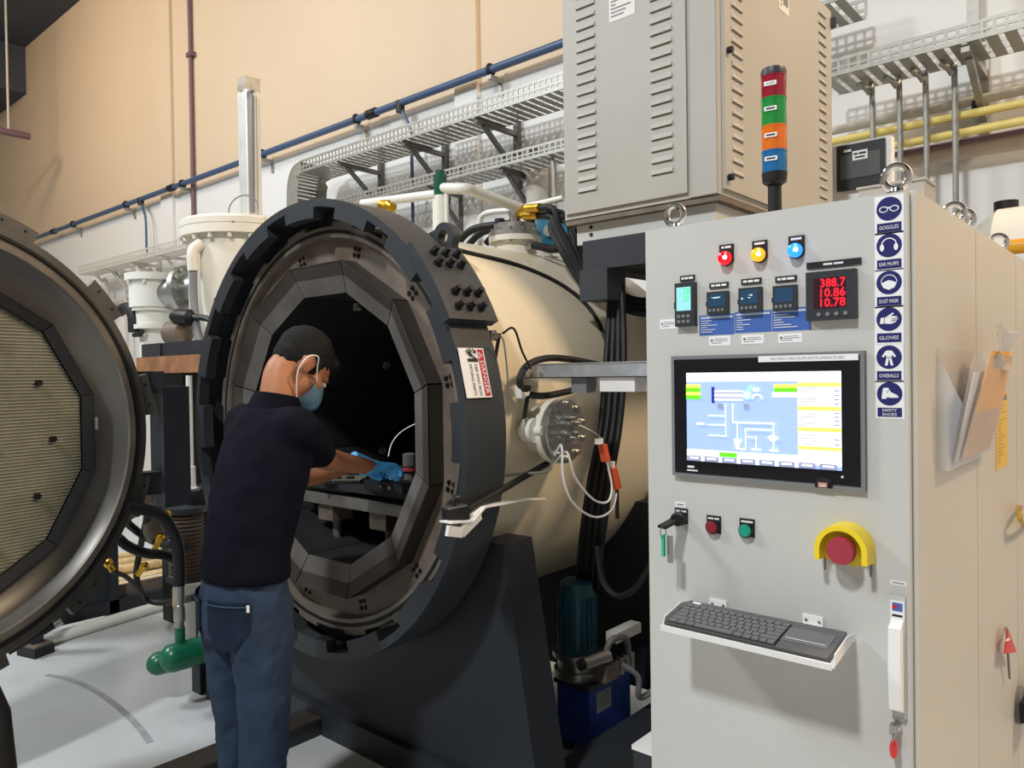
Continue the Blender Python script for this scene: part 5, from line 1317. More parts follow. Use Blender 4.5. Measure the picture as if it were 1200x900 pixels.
for i in range(3): fin('pipe_union', cyl(B(), (vx+.0, ty0+.19+.04*i, tz+.016), (vx+.0, ty0+.19+.04*i, tz+.085), .015, seg=8), 'steel', hp_)
q = at(742, 876, Y=1.75)
ins = thing('instrument_case', 'small white topped instrument case on the floor beside the cabinet', 'instrument', (q.x+.1, 1.85, 0))
fin('case_body', box(B(), (q.x, 1.75, 0), (q.x+.22, 1.98, q.z-.004)), 'keyboard_black', ins, bevel=.004)
fin('case_top', box(B(), (q.x-.003, 1.747, q.z-.004), (q.x+.223, 1.983, q.z+.008)), 'white', ins, bevel=.003)
for i in range(2): fin('indicator', cyl(B(), (q.x+.05+.03*i, 1.75, q.z-.05), (q.x+.05+.03*i, 1.743, q.z-.05), .007, seg=10), 'label_white', ins)

# ================================================================ vacuum pumping station left of the furnace
tcx, tcy = -5.38, 3.05
ztk = at(270, 266, Y=tcy).z
vt = thing('vacuum_tank', 'tall cream vacuum valve tank with bolted lid behind the furnace ring', 'tank', (tcx, tcy, .0))
fin('tank_body', lathe(B(), [(1.35, .0), (1.35, .37), (ztk-.13, .37), (ztk-.13, 0)], (tcx, tcy, 0), UZ, 48), 'cream', vt)
ld = fin('tank_lid', lathe(B(), [(ztk-.13, .37), (ztk-.13, .43), (ztk-.07, .43), (ztk-.065, .422), (ztk-.06, .43), (ztk-.02, .43), (ztk, .41), (ztk, 0)], (tcx, tcy, 0), UZ, 48), 'cream', vt)
for k in range(18):
    a_ = 2*PI*k/18; c = V((tcx+.403*math.cos(a_), tcy+.403*math.sin(a_), ztk-.13))
    fin('lid_bolt', cyl(B(), c-V((0, 0, .035)), c, .016, seg=6), 'cream', ld)
fin('lid_clamp', obox(B(), (tcx-.30, tcy-.12, ztk+.015), (.05, 0, 0), (0, .04, 0), (0, 0, .02)), 'black', ld, bevel=.004)
fin('side_elbow', tube(B(), [(tcx+.10, tcy-.36, ztk-.20), (tcx+.09, tcy-.42, ztk-.26), (tcx+.09, tcy-.42, ztk-.40)], .04, 12, 3), 'cream', vt)
fin('drain_hose', tube(B(), [(tcx+.09, tcy-.42, ztk-.40), (tcx+.11, tcy-.43, ztk-.6), (tcx+.20, tcy-.45, ztk-.85), (tcx+.34, tcy-.45, ztk-1.05)], .028, 10, 5), 'print_grey', vt)
fin('tank_stand', box(B(), (tcx-.35, tcy-.3, 0), (tcx+.35, tcy+.3, 1.35)), 'navy_steel', vt)
# profile cylinder on the lid
cw = .060; cxp = at(294, 240, Y=tcy).x; zta = at(293, 92, Y=tcy).z
ac = thing('lift_cylinder', 'tall silver pneumatic cylinder rising from the tank lid', 'cylinder', (cxp, tcy, ztk))
bm = B(); pts = []
for sx, sy in ((1, 0), (0, 1), (-1, 0), (0, -1)):
    nx, ny = V((sx, sy, 0)), V((-sy, sx, 0))
    for t_, dpt in ((-.9, 1), (-.45, 1), (-.38, .9), (.38, .9), (.45, 1), (.9, 1)): pts.append(V((cxp, tcy, ztk))+nx*cw*dpt+ny*cw*t_)
prism(bm, pts, (0, 0, zta-ztk-.10)); fin('barrel', bm, 'aluminium', ac, smooth=False)
fin('end_cap', obox(B(), (cxp, tcy, zta-.05), (cw, 0, 0), (0, cw, 0), (0, 0, .05)), 'steel', ac, bevel=.006)
fin('air_line', tube(B(), [(cxp+.06, tcy-.03, zta-.12), (cxp+.10, tcy-.03, zta-.16), (cxp+.09, tcy-.03, zta-.6), (cxp+.08, tcy-.03, ztk+.05)], .014, 8), 'print_grey', ac)
fin('air_fitting', cyl(B(), (cxp+.05, tcy-.03, zta-.12), (cxp+.14, tcy-.03, zta-.12), .016, seg=10), 'steel', ac)
tag(fin('wire_loop', torus(B(), (cxp+.24, tcy-.2, ztk+.02), (.5, -.8, .2), .11, .005, 24, 6, 0, PI*1.3), 'print_grey'), 'thin grey wire loop on the tank lid beside the silver cylinder', 'wire')
# diffusion pump with side branch
pcx = at(183, 400, Y=2.75).x; py_ = 2.75
def zpx(py): return at(183, py, Y=py_).z
dpz = thing('vacuum_pump', 'white vacuum pump body with flanged side branch left of the tank', 'pump', (pcx, py_, 0))
fin('pump_body', lathe(B(), [(zpx(440), .0), (zpx(440), .12), (zpx(386), .12), (zpx(386), .17), (zpx(381), .17), (zpx(381), .15), (zpx(365), .15), (zpx(365), .175), (zpx(361), .175), (zpx(361), .19), (zpx(330), .19), (zpx(330), .22), (zpx(322), .22), (zpx(322), 0)], (pcx, py_, 0), UZ, 36), 'white_paint', dpz)
bz = (zpx(350)+zpx(330))/2-.05
b0_, b1_ = V((pcx, py_, bz)), V((tcx-.3, tcy-.1, bz+.05))
dd = (b1_-b0_).normalized()
br = fin('side_branch', lathe(B(), [(.1, .13), (.30, .13), (.30, .20), (.34, .20), (.34, .12), (.70, .12), (.70, .19), (.74, .19), (.74, .13), (.78, .13)], b0_, dd, 30), 'steel', dpz)
for k in range(12):
    x_, y_, d_ = frame_of(dd); a_ = 2*PI*k/12
    c = b0_+dd*.34+(x_*math.cos(a_)+y_*math.sin(a_))*.165; fin('branch_bolt', cyl(B(), c, c+dd*.02, .014, seg=6), 'steel', br)
for k in range(8):
    a_ = 2*PI*k/8; c = V((pcx+.205*math.cos(a_), py_+.205*math.sin(a_), zpx(330))); fin('flange_bolt', cyl(B(), c-V((0, 0, .025)), c, .012, seg=6), 'white_paint', dpz)
q = at(215, 372, Y=2.55)
pg = thing('gauge_head', 'black and silver vacuum gauge beside the white pump', 'gauge', (q.x, 2.55, q.z-.15))
fin('gauge_body', lathe(B(), [(-.1, .03), (-.05, .06), (.06, .06), (.09, .03), (.09, 0)], q, (1, .4, -.1), 20), 'black', pg)
fin('gauge_tail', tube(B(), [q+V((.08, .03, 0)), q+V((.2, .08, -.02)), q+V((.34, .1, -.1))], .022, 8, 4), 'black', pg)
fin('motor_end', lathe(B(), [(-.09, .05), (-.07, .085), (.07, .085), (.09, .05), (.09, 0)], at(208, 390, Y=2.55), (1, .3, 0), 20), 'flange_grey', pg)
q = at(152, 372, Y=2.6)
tag(fin('hook_bracket', tube(B(), [q+V((-.18, 0, .06)), q+V((-.05, 0, .08)), q+V((.06, 0, .02)), q+V((.08, 0, -.12))], .045, 10, 4), 'black_rubber'), 'curved black rubber arm beside the white pump', 'pipe arm')
q = at(165, 392, Y=2.6); tag(fin('air_fitting', tube(B(), [q+V((-.12, 0, .0)), q, q+V((.03, 0, .03))], .018, 8), 'black'), 'small black air fitting left of the white pump', 'fitting')
# dark beam block and timber on a black stand
a, b = at(168, 419, Y=2.05), at(238, 398, Y=2.05)
bl = thing('steel_block', 'dark blue grey steel block resting on the timber beam', 'steel block', ((a.x+b.x)/2, 2.05, a.z))
fin('block_body', box(B(), (a.x+.25, 2.05, a.z), (b.x+.1, 2.25, b.z)), 'navy_steel', bl, bevel=.004)
fin('block_end', box(B(), (a.x, 2.04, a.z), (a.x+.249, 2.26, b.z)), 'dark_steel', bl, bevel=.004)
a2, b2 = at(160, 438, Y=2.0), at(238, 423, Y=2.0)
tag(fin('timber', box(B(), (a2.x, 2.0, a2.z), (b2.x+.1, 2.3, a.z-.002)), 'wood', bevel=.004), 'brown timber beam lying across the black stand', 'timber')
sx0, sx1 = at(176, 500, Y=2.1).x, at(224, 500, Y=2.1).x
sd_ = thing('black_stand', 'black steel stand under the timber beam', 'stand', ((sx0+sx1)/2, 2.15, 0))
fin('stand_body', box(B(), (sx0, 2.1, .5), (sx1-.1, 2.28, a2.z)), 'black', sd_, bevel=.004)
fin('stand_shelf', box(B(), (sx0-.05, 2.02, .72), (sx1+.12, 2.3, .86)), 'navy_steel', sd_, bevel=.004)
fin('stand_post', box(B(), (sx0+.08, 2.12, 0), (sx0+.2, 2.24, .5)), 'black', sd_)
fin('stand_seam', box(B(), (sx0, 2.094, 1.30), (sx0+.16, 2.1, 1.31)), 'print_grey', sd_)
p0_, p1_ = at(223, 440, Y=2.0), at(224, 572, Y=2.0)
rd = thing('white_rod', 'slim white rod standing upright beside the furnace ring', 'rod', p1_)
fin('rod_body', cyl(B(), p1_+V((0, 0, .1)), (p1_.x, p1_.y, p0_.z), .016, .016, 12), 'white', rd)
fin('rod_sleeve', lathe(B(), [(0, .035), (.01, .026), (.12, .024), (.13, 0)], p1_, UZ, 16), 'white', rd)
fin('rod_clamp', cyl(B(), p1_-V((0, 0, .012)), p1_, .045, seg=16), 'print_grey', rd)
# corrugated bellows
bc = at(219, 640, Y=2.0); zb0, zb1 = at(219, 672, Y=2.0).z, at(219, 600, Y=2.0).z
prof = []
nb = 16
for i in range(nb*2+1): prof.append((zb0+(zb1-zb0)*i/(nb*2), .078 if i % 2 else .098))
bl_ = thing('bellows', 'grey corrugated metal bellows beside the worker', 'bellows', (bc.x, 2.0, zb0))
fin('bellows_body', lathe(B(), [(zb0, 0)]+prof+[(zb1, 0)], (bc.x, 2.0, 0), UZ, 28), 'flange_grey', bl_)
fin('bellows_flange', lathe(B(), [(zb1, 0), (zb1, .11), (zb1+.03, .11), (zb1+.03, 0)], (bc.x, 2.0, 0), UZ, 24), 'dark_steel', bl_)
fin('bellows_flange', lathe(B(), [(zb0-.03, 0), (zb0-.03, .11), (zb0, .11), (zb0, 0)], (bc.x, 2.0, 0), UZ, 24), 'dark_steel', bl_)
wc = thing('white_stand', 'white column under the corrugated bellows', 'column stand', (bc.x+.05, 2.0, 0))
fin('column', lathe(B(), [(0, .10), (.02, .10), (.02, .075), (zb0-.08, .075), (zb0-.08, .09), (zb0-.03, .09), (zb0-.03, 0)], (bc.x+.06, 2.0, 0), UZ, 20), 'white_paint', wc)
# green hydraulic cylinders with hose
XG = -3.36
def gcyl(name, px0, py0, px1, py1, r, label, X):
    a, b = at(px0, py0, X=X), at(px1, py1, X=X); b = V((a.x, b.y, a.z))
    L = (b-a).length
    o = thing(name, label, 'cylinder', (a.x, (a.y+b.y)/2, a.z-r), 'green cylinders near the floor')
    L = .31 if X > -3.4 else .5
    fin('cylinder_body', lathe(B(), [(-.045, 0), (-.042, r*.35), (-.028, r*.72), (-.01, r*.94), (.01, r), (L, r), (L, 0)], a, (0, 1, 0), 28), 'green_paint', o)
    return o, a
g1, ga = gcyl('green_cylinder', 200, 772, 245, 759, .062, 'upper round ended green cylinder below the black hose', -3.36)
g2, gb = gcyl('green_cylinder', 184, 778, 245, 765, .052, 'lower round ended green cylinder behind the other', -3.50)
for o, a in ((g1, ga), (g2, gb)):
    fin('support_foot', box(B(), (a.x-.04, a.y+.18, 0), (a.x+.04, a.y+.28, a.z-.04)), 'navy_steel', o)
h0 = V((ga.x, at(211, 745, X=XG).y, ga.z+.03))
fin('green_stub', cyl(B(), h0, (h0.x, h0.y, at(211, 735, X=XG).z), .022, seg=16), 'green_paint', g1)
z1, z2, z3 = at(211, 735, X=XG).z, at(211, 708, X=XG).z, at(210, 686, X=XG).z
ft = fin('hose_fitting', lathe(B(), [(z1, 0), (z1, .018), (z1+.03, .02), (z1+.03, .026), (z2-.01, .026), (z2, .02), (z2+.02, .026), (z3, .026), (z3, 0)], (h0.x, h0.y, 0), UZ, 16), 'steel', g1)
fin('valve_lever', box(B(), (h0.x-.045, h0.y-.01, z2-.02), (h0.x-.03, h0.y+.01, z3-.02)), 'brass', g1)
P = [V((h0.x, h0.y, z3-.01)), at(210, 660, X=XG), at(206, 632, X=XG), at(192, 607, X=XG), at(172, 598, X=XG), at(150, 594, X=XG)]
tag(fin('hydraulic_hose', tube(B(), P, .026, 12, 5), 'black_rubber'), 'thick black hydraulic hose curving up from the green cylinder', 'hose')
P = [at(206, 655, X=XG-.1), at(190, 650, X=XG-.1), at(170, 648, X=XG-.1), at(150, 640, X=XG-.1), at(138, 630, X=XG-.1)]
tag(fin('hydraulic_hose', tube(B(), P, .022, 12, 5), 'black_rubber'), 'black hose running sideways behind the curved one', 'hose')
P = [at(176, 592, D=3.8), at(168, 625, D=4.1), at(163, 650, D=4.3), at(160, 675, D=4.3), at(166, 695, D=4.3), at(178, 705, D=4.3), at(200, 706, D=4.2), at(228, 700, D=3.6)]
tag(fin('hydraulic_hose', tube(B(), P, .017, 10, 5), 'black_rubber'), 'thin black hose drooping over the pallet', 'hose')
P = [V((HX-.05, HY+.05, HZ-.34)), at(150, 606, D=3.8), at(160, 622, D=4.1), at(180, 634, D=4.0), at(205, 640, D=3.8), at(219, 640, D=3.55)]
tag(fin('hydraulic_hose', tube(B(), P, .02, 10, 5), 'black_rubber'), 'black hose crossing behind the hatch lug', 'hose')
for i, (p_, q_) in enumerate((((195, 598), (196, 612)), ((190, 626), (182, 642)), ((172, 660), (164, 670)), ((124, 655), (130, 665)))):
    a, b = at(*p_, D=3.75 if i < 3 else 3.5), at(*q_, D=3.75 if i < 3 else 3.5)
    x_ = (b-a); bm = lathe(B(), [(0, .010), (.012, .022), (.03, .022), (.04, .014), (x_.length+.02, .014), (x_.length+.02, 0)], a, x_, 8)
    tag(fin('brass_fitting', bm, 'brass'), ['gold fitting by the bellows top', 'gold fitting between the crossing hoses', 'gold fitting above the pallet', 'gold fitting tip below the hatch lug'][i], 'fitting', 'gold hose fittings')
tag(fin('hydraulic_hose', tube(B(), [at(130, 664, D=3.5), at(136, 671, D=3.55), at(148, 676, D=3.7), at(162, 690, D=4.1), at(170, 701, D=4.3)], .012, 8, 3), 'black_rubber'), 'short black hose ending in a gold tip', 'hose')
c = at(174, 588, D=3.8); jb = thing('valve_box', 'small grey valve box behind the hatch rim', 'valve', c)
fin('box_body', obox(B(), c, (.05, .03, 0), (-.03, .05, 0), (0, 0, .05)), 'flange_grey', jb, bevel=.006)
fin('box_fitting', cyl(B(), c+V((.05, .03, .04)), c+V((.14, .07, .05)), .018, seg=10), 'steel', jb)
c = at(180, 616, D=4.0); tag(fin('filter_bowl', lathe(B(), [(-.09, 0), (-.085, .03), (-.04, .05), (.05, .05), (.06, .035), (.09, .035), (.09, 0)], c, UZ, 20), 'flange_grey'), 'round grey filter bowl behind the hoses', 'filter')
# floor pipe, skid frame and pallet further back
a, b = at(52, 749, Z=.05), at(200, 704, Z=.05)
xk = (a.x+b.x)/2-.0
pf2 = [at(50, 752, Z=.03), at(204, 705, Z=.03)]
tag(fin('floor_pipe', tube(B(), [pf2[0], pf2[1], pf2[1]+(pf2[1]-pf2[0])*.6], .035, 12), 'white_paint'), 'white pipe lying along the floor behind the hatch', 'pipe')
c = at(42, 766, Z=0); ft_ = thing('support_foot', 'grey post on a black foot pad below the hatch', 'support foot', (c.x, c.y, 0))
fin('pad', obox(B(), (c.x, c.y, .025), (.075, .02, 0), (-.02, .055, 0), (0, 0, .025)), 'black', ft_, bevel=.006)
fin('pad_top', obox(B(), (c.x, c.y, .056), (.072, .018, 0), (-.018, .05, 0), (0, 0, .006)), 'flange_grey', ft_)
fin('post', box(B(), (c.x-.03, c.y-.03, .06), (c.x+.03, c.y+.03, .5)), 'navy_steel', ft_)
xf = -4.95
def xy(px): return at(px, 650, X=xf).y
sk_ = thing('skid_frame', 'dark steel skid frame standing behind the hatch near the pallet', 'steel frame', (xf, xy(100), 0))
zp_ = at(100, 555, X=xf).z
fin('side_panel', box(B(), (xf-.03, xy(10), .10), (xf, xy(128), zp_)), 'navy_steel', sk_)
fin('corner_post', box(B(), (xf-.06, xy(126), 0), (xf+.02, xy(137), zp_+.1)), 'navy_steel', sk_, bevel=.003)
fin('bottom_rail', box(B(), (xf-.06, xy(10), .05), (xf+.02, xy(215), .13)), 'navy_steel', sk_, bevel=.003)
fin('far_panel', box(B(), (xf-.05, xy(138), .13), (xf-.03, xy(215), at(170, 681, X=xf).z)), 'flange_grey', sk_)
fin('skid_foot', box(B(), (xf-.05, xy(20), 0), (xf+.01, xy(28), .05)), 'navy_steel', sk_); fin('skid_foot', box(B(), (xf-.05, xy(200), 0), (xf+.01, xy(206), .05)), 'navy_steel', sk_)
pc0 = at(168, 666, D=6.1)
pal = thing('pallet', 'pale wooden pallet near the floor behind the hoses', 'pallet', (pc0.x, pc0.y, 0))
for i in range(6): fin('deck_board', box(B(), (pc0.x-.5+.18*i, pc0.y-.5, pc0.z+.0), (pc0.x-.37+.18*i, pc0.y+.5, pc0.z+.025)), 'pallet_wood', pal)
for y in (-.46, 0, .42):
    fin('stringer', box(B(), (pc0.x-.52, pc0.y+y, pc0.z-.09), (pc0.x+.55, pc0.y+y+.08, pc0.z)), 'pallet_wood', pal)
    for x in (-.5, .0, .45): fin('pallet_block', box(B(), (pc0.x+x, pc0.y+y, 0), (pc0.x+x+.1, pc0.y+y+.08, pc0.z-.09)), 'pallet_wood', pal)
for i in range(3):
    a = V((pc0.x-.3+.22*i, pc0.y-.25, pc0.z+.06)); tag(fin('timber_roll', lathe(B(), [(0, 0), (0, .035), (.6, .035), (.6, 0)], a, (.15, 1, 0), 16), 'pallet_wood'), 'pale round timber on the pallet, %s of three' % ('left', 'middle', 'right')[i], 'timber', 'timber on the pallet')
# wheel chock and floor cover near the worker
c = at(366, 822, Z=0); ch = tag(fin('wedge', prism(B(), [(c.x-.10, c.y-.04, 0), (c.x+.16, c.y-.04, 0), (c.x+.12, c.y-.04, .05), (c.x-.04, c.y-.04, .10), (c.x-.10, c.y-.04, .10)], (0, .09, 0)), 'black_rubber', bevel=.006), 'black rubber wedge on the floor at the furnace base', 'wedge')
c = at(338, 830, Z=0); tag(fin('cable_end', tube(B(), [(c.x-.05, c.y+.06, .02), (c.x, c.y, .03), (c.x+.03, c.y-.03, .10), (c.x+.05, c.y+.02, .16)], .018, 8, 4), 'print_grey'), 'grey hose end standing up behind the worker leg', 'hose')
xr = at(300, 868, Z=.06).x
rl = thing('floor_rail', 'dark steel rail on the floor running to the furnace base', 'rail', (xr, 1.4, 0))
fin('rail_body', box(B(), (xr-.06, .4, 0), (xr+.05, 1.835, .07)), 'navy_steel', rl, bevel=.003)
fin('rail_cap', box(B(), (xr-.07, .4, .07), (xr+.06, 1.835, .078)), 'shield_dark', rl)
# foreground dark post edge at the far left bottom
c = at(4, 880, D=1.5); zfp = at(-22, 790, D=1.5).z
fp_ = thing('foreground_post', 'dark rounded post at the lower left edge', 'post', (c.x-.06, c.y, 0))
fin('post_body', lathe(B(), [(0, .07), (zfp-.3, .066), (zfp-.08, .05), (zfp-.02, .03), (zfp, 0)], (at(-22, 880, D=1.5).x, at(-22, 880, D=1.5).y, 0), UZ, 24), 'black', fp_)

# ================================================================ behind the cabinet on the right
q = at(1011, 195, Y=3.9); W_ = at(1041, 190, Y=3.9).x-at(982, 200, Y=3.9).x
zt0, zt1_ = at(984, 225, Y=3.9).z, at(984, 173, Y=3.9).z
x0 = at(982, 200, Y=3.9).x
mp = thing('meter_panel', 'black display panel set in a pale cabinet behind the signal tower', 'display panel', (q.x, 4.0, zt0-.9))
fin('panel_cabinet', box(B(), (x0-.3, 3.905, zt0-.3), (x0+W_+.012, 3.96, zt1_+.012)), 'white', mp, bevel=.004); fin('panel_post', box(B(), (x0-.1, 3.96, 0), (x0, 4.05, zt1_-.05)), 'galvanised', mp)
bz_ = fin('panel_bezel', box(B(), (x0, 3.88, zt0), (x0+W_-.01, 3.905, zt1_)), 'keyboard_black', mp, bevel=.004)
fin('panel_glass', box(B(), (x0+.02, 3.876, zt0+.05), (x0+W_-.03, 3.88, zt1_-.05)), 'panel_glass', mp) if mat('panel_glass', (96, 100, 104), .1) else None
decal('panel_label', mp, V((x0+W_*.33, 3.8755, zt0+(zt1_-zt0)*.62)), UX, UZ, W_*.3, .045, [('text', '~3 6', W_*.15, .03, W_*.24, .012, 'print_black'), ('text', '~7', W_*.15, .013, W_*.2, .010, 'print_black')])
decal('panel_mark', mp, V((x0+W_*.15, 3.879, zt1_-.035)), UX, UZ, W_*.15, .012, [], base='label_white')
c = at(1185, 262, Y=4.2)
tk = thing('storage_tank', 'horizontal pale tank with dark cap behind the cabinet row', 'tank', (c.x+.6, 4.2, c.z-.3))
zt5 = at(1180, 245, Y=4.2).z
fin('tank_body', lathe(B(), [(-.02, 0), (.0, .15), (.04, .24), (.12, .30), (1.8, .30), (1.8, 0)], (at(1138, 255, Y=4.2).x, 4.2, zt5-.30), (1, 0, 0), 40), 'white_paint', tk)
q = at(1179, 242, Y=4.2); fin('tank_cap', cyl(B(), (q.x, 4.2, zt5-.02), (q.x, 4.2, zt5+.035), .05, seg=20), 'black', tk)
for x in (.4, 1.4):
    xx = at(1138, 255, Y=4.2).x+x; fin('tank_leg', box(B(), (xx-.05, 4.0, 0), (xx+.05, 4.4, zt5-.55)), 'navy_steel', tk)
q = at(1190, 289, Y=3.4); tag(fin('gas_pipe', tube(B(), [(q.x-.03, 3.4, q.z), (6.99, 3.4, q.z)], .028, 12), 'yellow_bright'), 'bright yellow pipe end below the pale tank', 'pipe') if mat('yellow_bright', (226, 166, 40), .4) else None
# ================================================================ the worker
PR = V((-2.12, 1.20, 0)); PZ = math.radians(-1)
per = thing('person', 'worker in navy polo shirt, jeans, face mask and blue gloves leaning into the furnace', 'person', PR, rotz=PZ)
RZ = Matrix.Rotation(-PZ, 3, 'Z')
def pl(p): return RZ @ (V(p)-PR)      # world to the worker's own frame
def ring_(c, ax, ay, n=20): return [V(c)+V(ax)*math.cos(2*PI*i/n)+V(ay)*math.sin(2*PI*i/n) for i in range(n)]
def loft(bm, rings):
    L = [[bm.verts.new(p) for p in r] for r in rings]; n = len(L[0])
    for a, b in zip(L, L[1:]):
        for i in range(n): bm.faces.new((a[i], a[(i+1) % n], b[(i+1) % n], b[i]))
    bm.faces.new(L[0][::-1]); bm.faces.new(L[-1])
def limb(bm, pts, rad, n=16, flat=None, sm=5):
    P = spline(pts, sm); m = len(P); rr = []
    for i in range(m):
        t = i*(len(rad)-1)/(m-1); k = min(int(t), len(rad)-2); f = t-k
        a, b = rad[k], rad[k+1]
        a = a if isinstance(a, tuple) else (a, a); b = b if isinstance(b, tuple) else (b, b)
        rr.append((a[0]*(1-f)+b[0]*f, a[1]*(1-f)+b[1]*f))
    rings = []; prev = V(flat) if flat else None
    for i, p in enumerate(P):
        d = (P[min(i+1, m-1)]-P[max(i-1, 0)]).normalized()
        x = (prev-d*prev.dot(d)).normalized() if prev is not None else frame_of(d)[0]
        prev = x; y = d.cross(x)
        rings.append(ring_(p, x*rr[i][0], y*rr[i][1], n))
    loft(bm, rings)
def blob(bm, c, ax, ay, az, u=16, v=10):
    c, ax, ay, az = V(c), V(ax), V(ay), V(az); rings = []
    top = bm.verts.new(c+az); bot = bm.verts.new(c-az)
    for j in range(1, v):
        t = PI*j/v; rings.append([bm.verts.new(c+az*math.cos(t)+(ax*math.cos(2*PI*i/u)+ay*math.sin(2*PI*i/u))*math.sin(t)) for i in range(u)])
    for i in range(u):
        bm.faces.new((top, rings[0][i], rings[0][(i+1) % u])); bm.faces.new((bot, rings[-1][(i+1) % u], rings[-1][i]))
    for a, b in zip(rings, rings[1:]):
        for i in range(u): bm.faces.new((a[i], b[i], b[(i+1) % u], a[(i+1) % u]))
def skinned(name, bm, m, voxel, smooth, label=None, disp=None):
    bmesh.ops.recalc_face_normals(bm, faces=bm.faces)
    me = bpy.data.meshes.new(name+'_src'); bm.to_mesh(me); bm.free()
    tmp = bpy.data.objects.new('tmp', me); link(tmp)
    r = tmp.modifiers.new('r', 'REMESH'); r.mode = 'VOXEL'; r.voxel_size = voxel; r.use_smooth_shade = True
    s = tmp.modifiers.new('s', 'SMOOTH'); s.iterations = smooth; s.factor = .5
    if disp:
        tx = bpy.data.textures.new(name+'_folds', 'CLOUDS'); tx.noise_scale = disp[1]; tx.noise_depth = 2
        d = tmp.modifiers.new('d', 'DISPLACE'); d.texture = tx; d.strength = disp[0]; d.mid_level = .5; d.texture_coords = 'LOCAL'
    dg = bpy.context.evaluated_depsgraph_get(); dg.update()
    out = bpy.data.meshes.new_from_object(tmp.evaluated_get(dg)); out.name = name
    bpy.data.objects.remove(tmp); bpy.data.meshes.remove(me)
    out.materials.clear(); out.materials.append(MATS[m])
    for p in out.polygons: p.use_smooth = True
    o = bpy.data.objects.new(name, out); link(o); o.parent = per
    if label: o['label'] = label
    return o
X_, Y_, Z_ = V((1, 0, 0)), V((0, 1, 0)), V((0, 0, 1))
# joints
shR, shL = V((.166, .10, 1.335)), V((-.166, .085, 1.335))
elR, wrR = pl(at(376, 535, D=2.44)), pl(at(436, 548, D=2.70))
haR = pl(at(462, 547, D=2.80))
wrL = pl(at(425, 541, D=2.86)); elL = V((-.19, .27, 1.14))
hd_c = V((.0, .205, 1.515)); tilt_ = math.radians(50); yaw_ = math.radians(-10)
hf = V((-math.sin(yaw_)*math.cos(tilt_), math.cos(yaw_)*math.cos(tilt_), -math.sin(tilt_))); hxr = V((math.cos(yaw_), math.sin(yaw_), 0)); hup = hxr.cross(hf)
def hpnt(x, f, u): return hd_c+hxr*x+hf*f+hup*u
# --- body: one continuous skin surface (head, neck, trunk, arms, legs)
bm = B()
blob(bm, hpnt(0, -.012, .028), hxr*.076, hf*.096, hup*.088, 24, 16)          # skull
blob(bm, hpnt(0, .030, -.042), hxr*.060, hf*.066, hup*.078, 20, 14)           # face
blob(bm, hpnt(0, .058, -.090), hxr*.034, hf*.034, hup*.026)                   # chin
limb(bm, [hpnt(0, .088, .012), hpnt(0, .104, -.018), hpnt(0, .108, -.030)], [.010, .013, .016], 10)   # nose
blob(bm, hpnt(0, .082, .022), hxr*.052, hf*.014, hup*.010)                    # brow
for s in (-1, 1):
    blob(bm, hpnt(s*.052, .052, -.02), hxr*.020, hf*.030, hup*.022)           # cheek
    blob(bm, hpnt(s*.080, -.012, -.012), hxr*.009, hf*.021+hup*.006, hup*.034-hf*.01)   # ear
    blob(bm, hpnt(s*.086, -.018, -.008), hxr*.008, hf*.010, hup*.028)
limb(bm, [V((0, .09, 1.33)), V((0, .115, 1.40)), hpnt(0, -.030, -.055), hpnt(0, -.015, .0)], [.070, .060, .056, .055], 18)
rings = [(.80, -.005, .125, .085), (.95, .005, .12, .085), (1.08, .03, .135, .095), (1.22, .06, .15, .10), (1.29, .08, .135, .085), (1.36, .09, .08, .065)]
loft(bm, [ring_((0, y, z), X_*rx, Y_*ry) for z, y, rx, ry in rings])
limb(bm, [shR+V((-.06, 0, -.02)), shR+V((-.01, 0, -.02)), elR, wrR], [.042, .042, .040, .027], 14)
limb(bm, [shL+V((.06, 0, -.02)), shL+V((.01, 0, -.02)), elL, wrL], [.042, .042, .040, .027], 14)
for s in (-1, 1):
    limb(bm, [V((s*.07, 0, .84)), V((s*.085, .0, .68)), V((s*.095, .01, .46)), V((s*.10, -.01, .10)), V((s*.10, .02, .06))], [.06, .058, .045, .035, .035], 14)
skinned('body', bm, 'skin', .0075, 3)
# --- hair
bm = B()
blob(bm, hpnt(0, -.020, .036), hxr*.081, hf*.098, hup*.088, 24, 16)
blob(bm, hpnt(0, .055, .070), hxr*.06, hf*.04, hup*.036)
blob(bm, hpnt(0, -.055, .005), hxr*.068, hf*.052, hup*.062)
for s in (-1, 1): blob(bm, hpnt(s*.066, .018, .012), hxr*.012, hf*.012, hup*.034)
skinned('hair', bm, 'hair', .007, 3, disp=(.008, .012))
# --- eyes and brows
for s in (-1, 1):
    bm = B(); blob(bm, hpnt(s*.031, .084, .004), hxr*.013, hf*.009, hup*.008, 12, 8)
    o = fin('eye', bm, 'white', per, local=True); bm = B(); blob(bm, hpnt(s*.031, .091, .003), hxr*.005, hf*.003, hup*.005, 10, 6); fin('iris', bm, 'black', o, local=True)
    bm = B(); limb(bm, [hpnt(s*.012, .096, .020), hpnt(s*.032, .094, .026), hpnt(s*.052, .078, .020)], [.004, .005, .003], 8); fin('eyebrow', bm, 'hair', per, local=True)
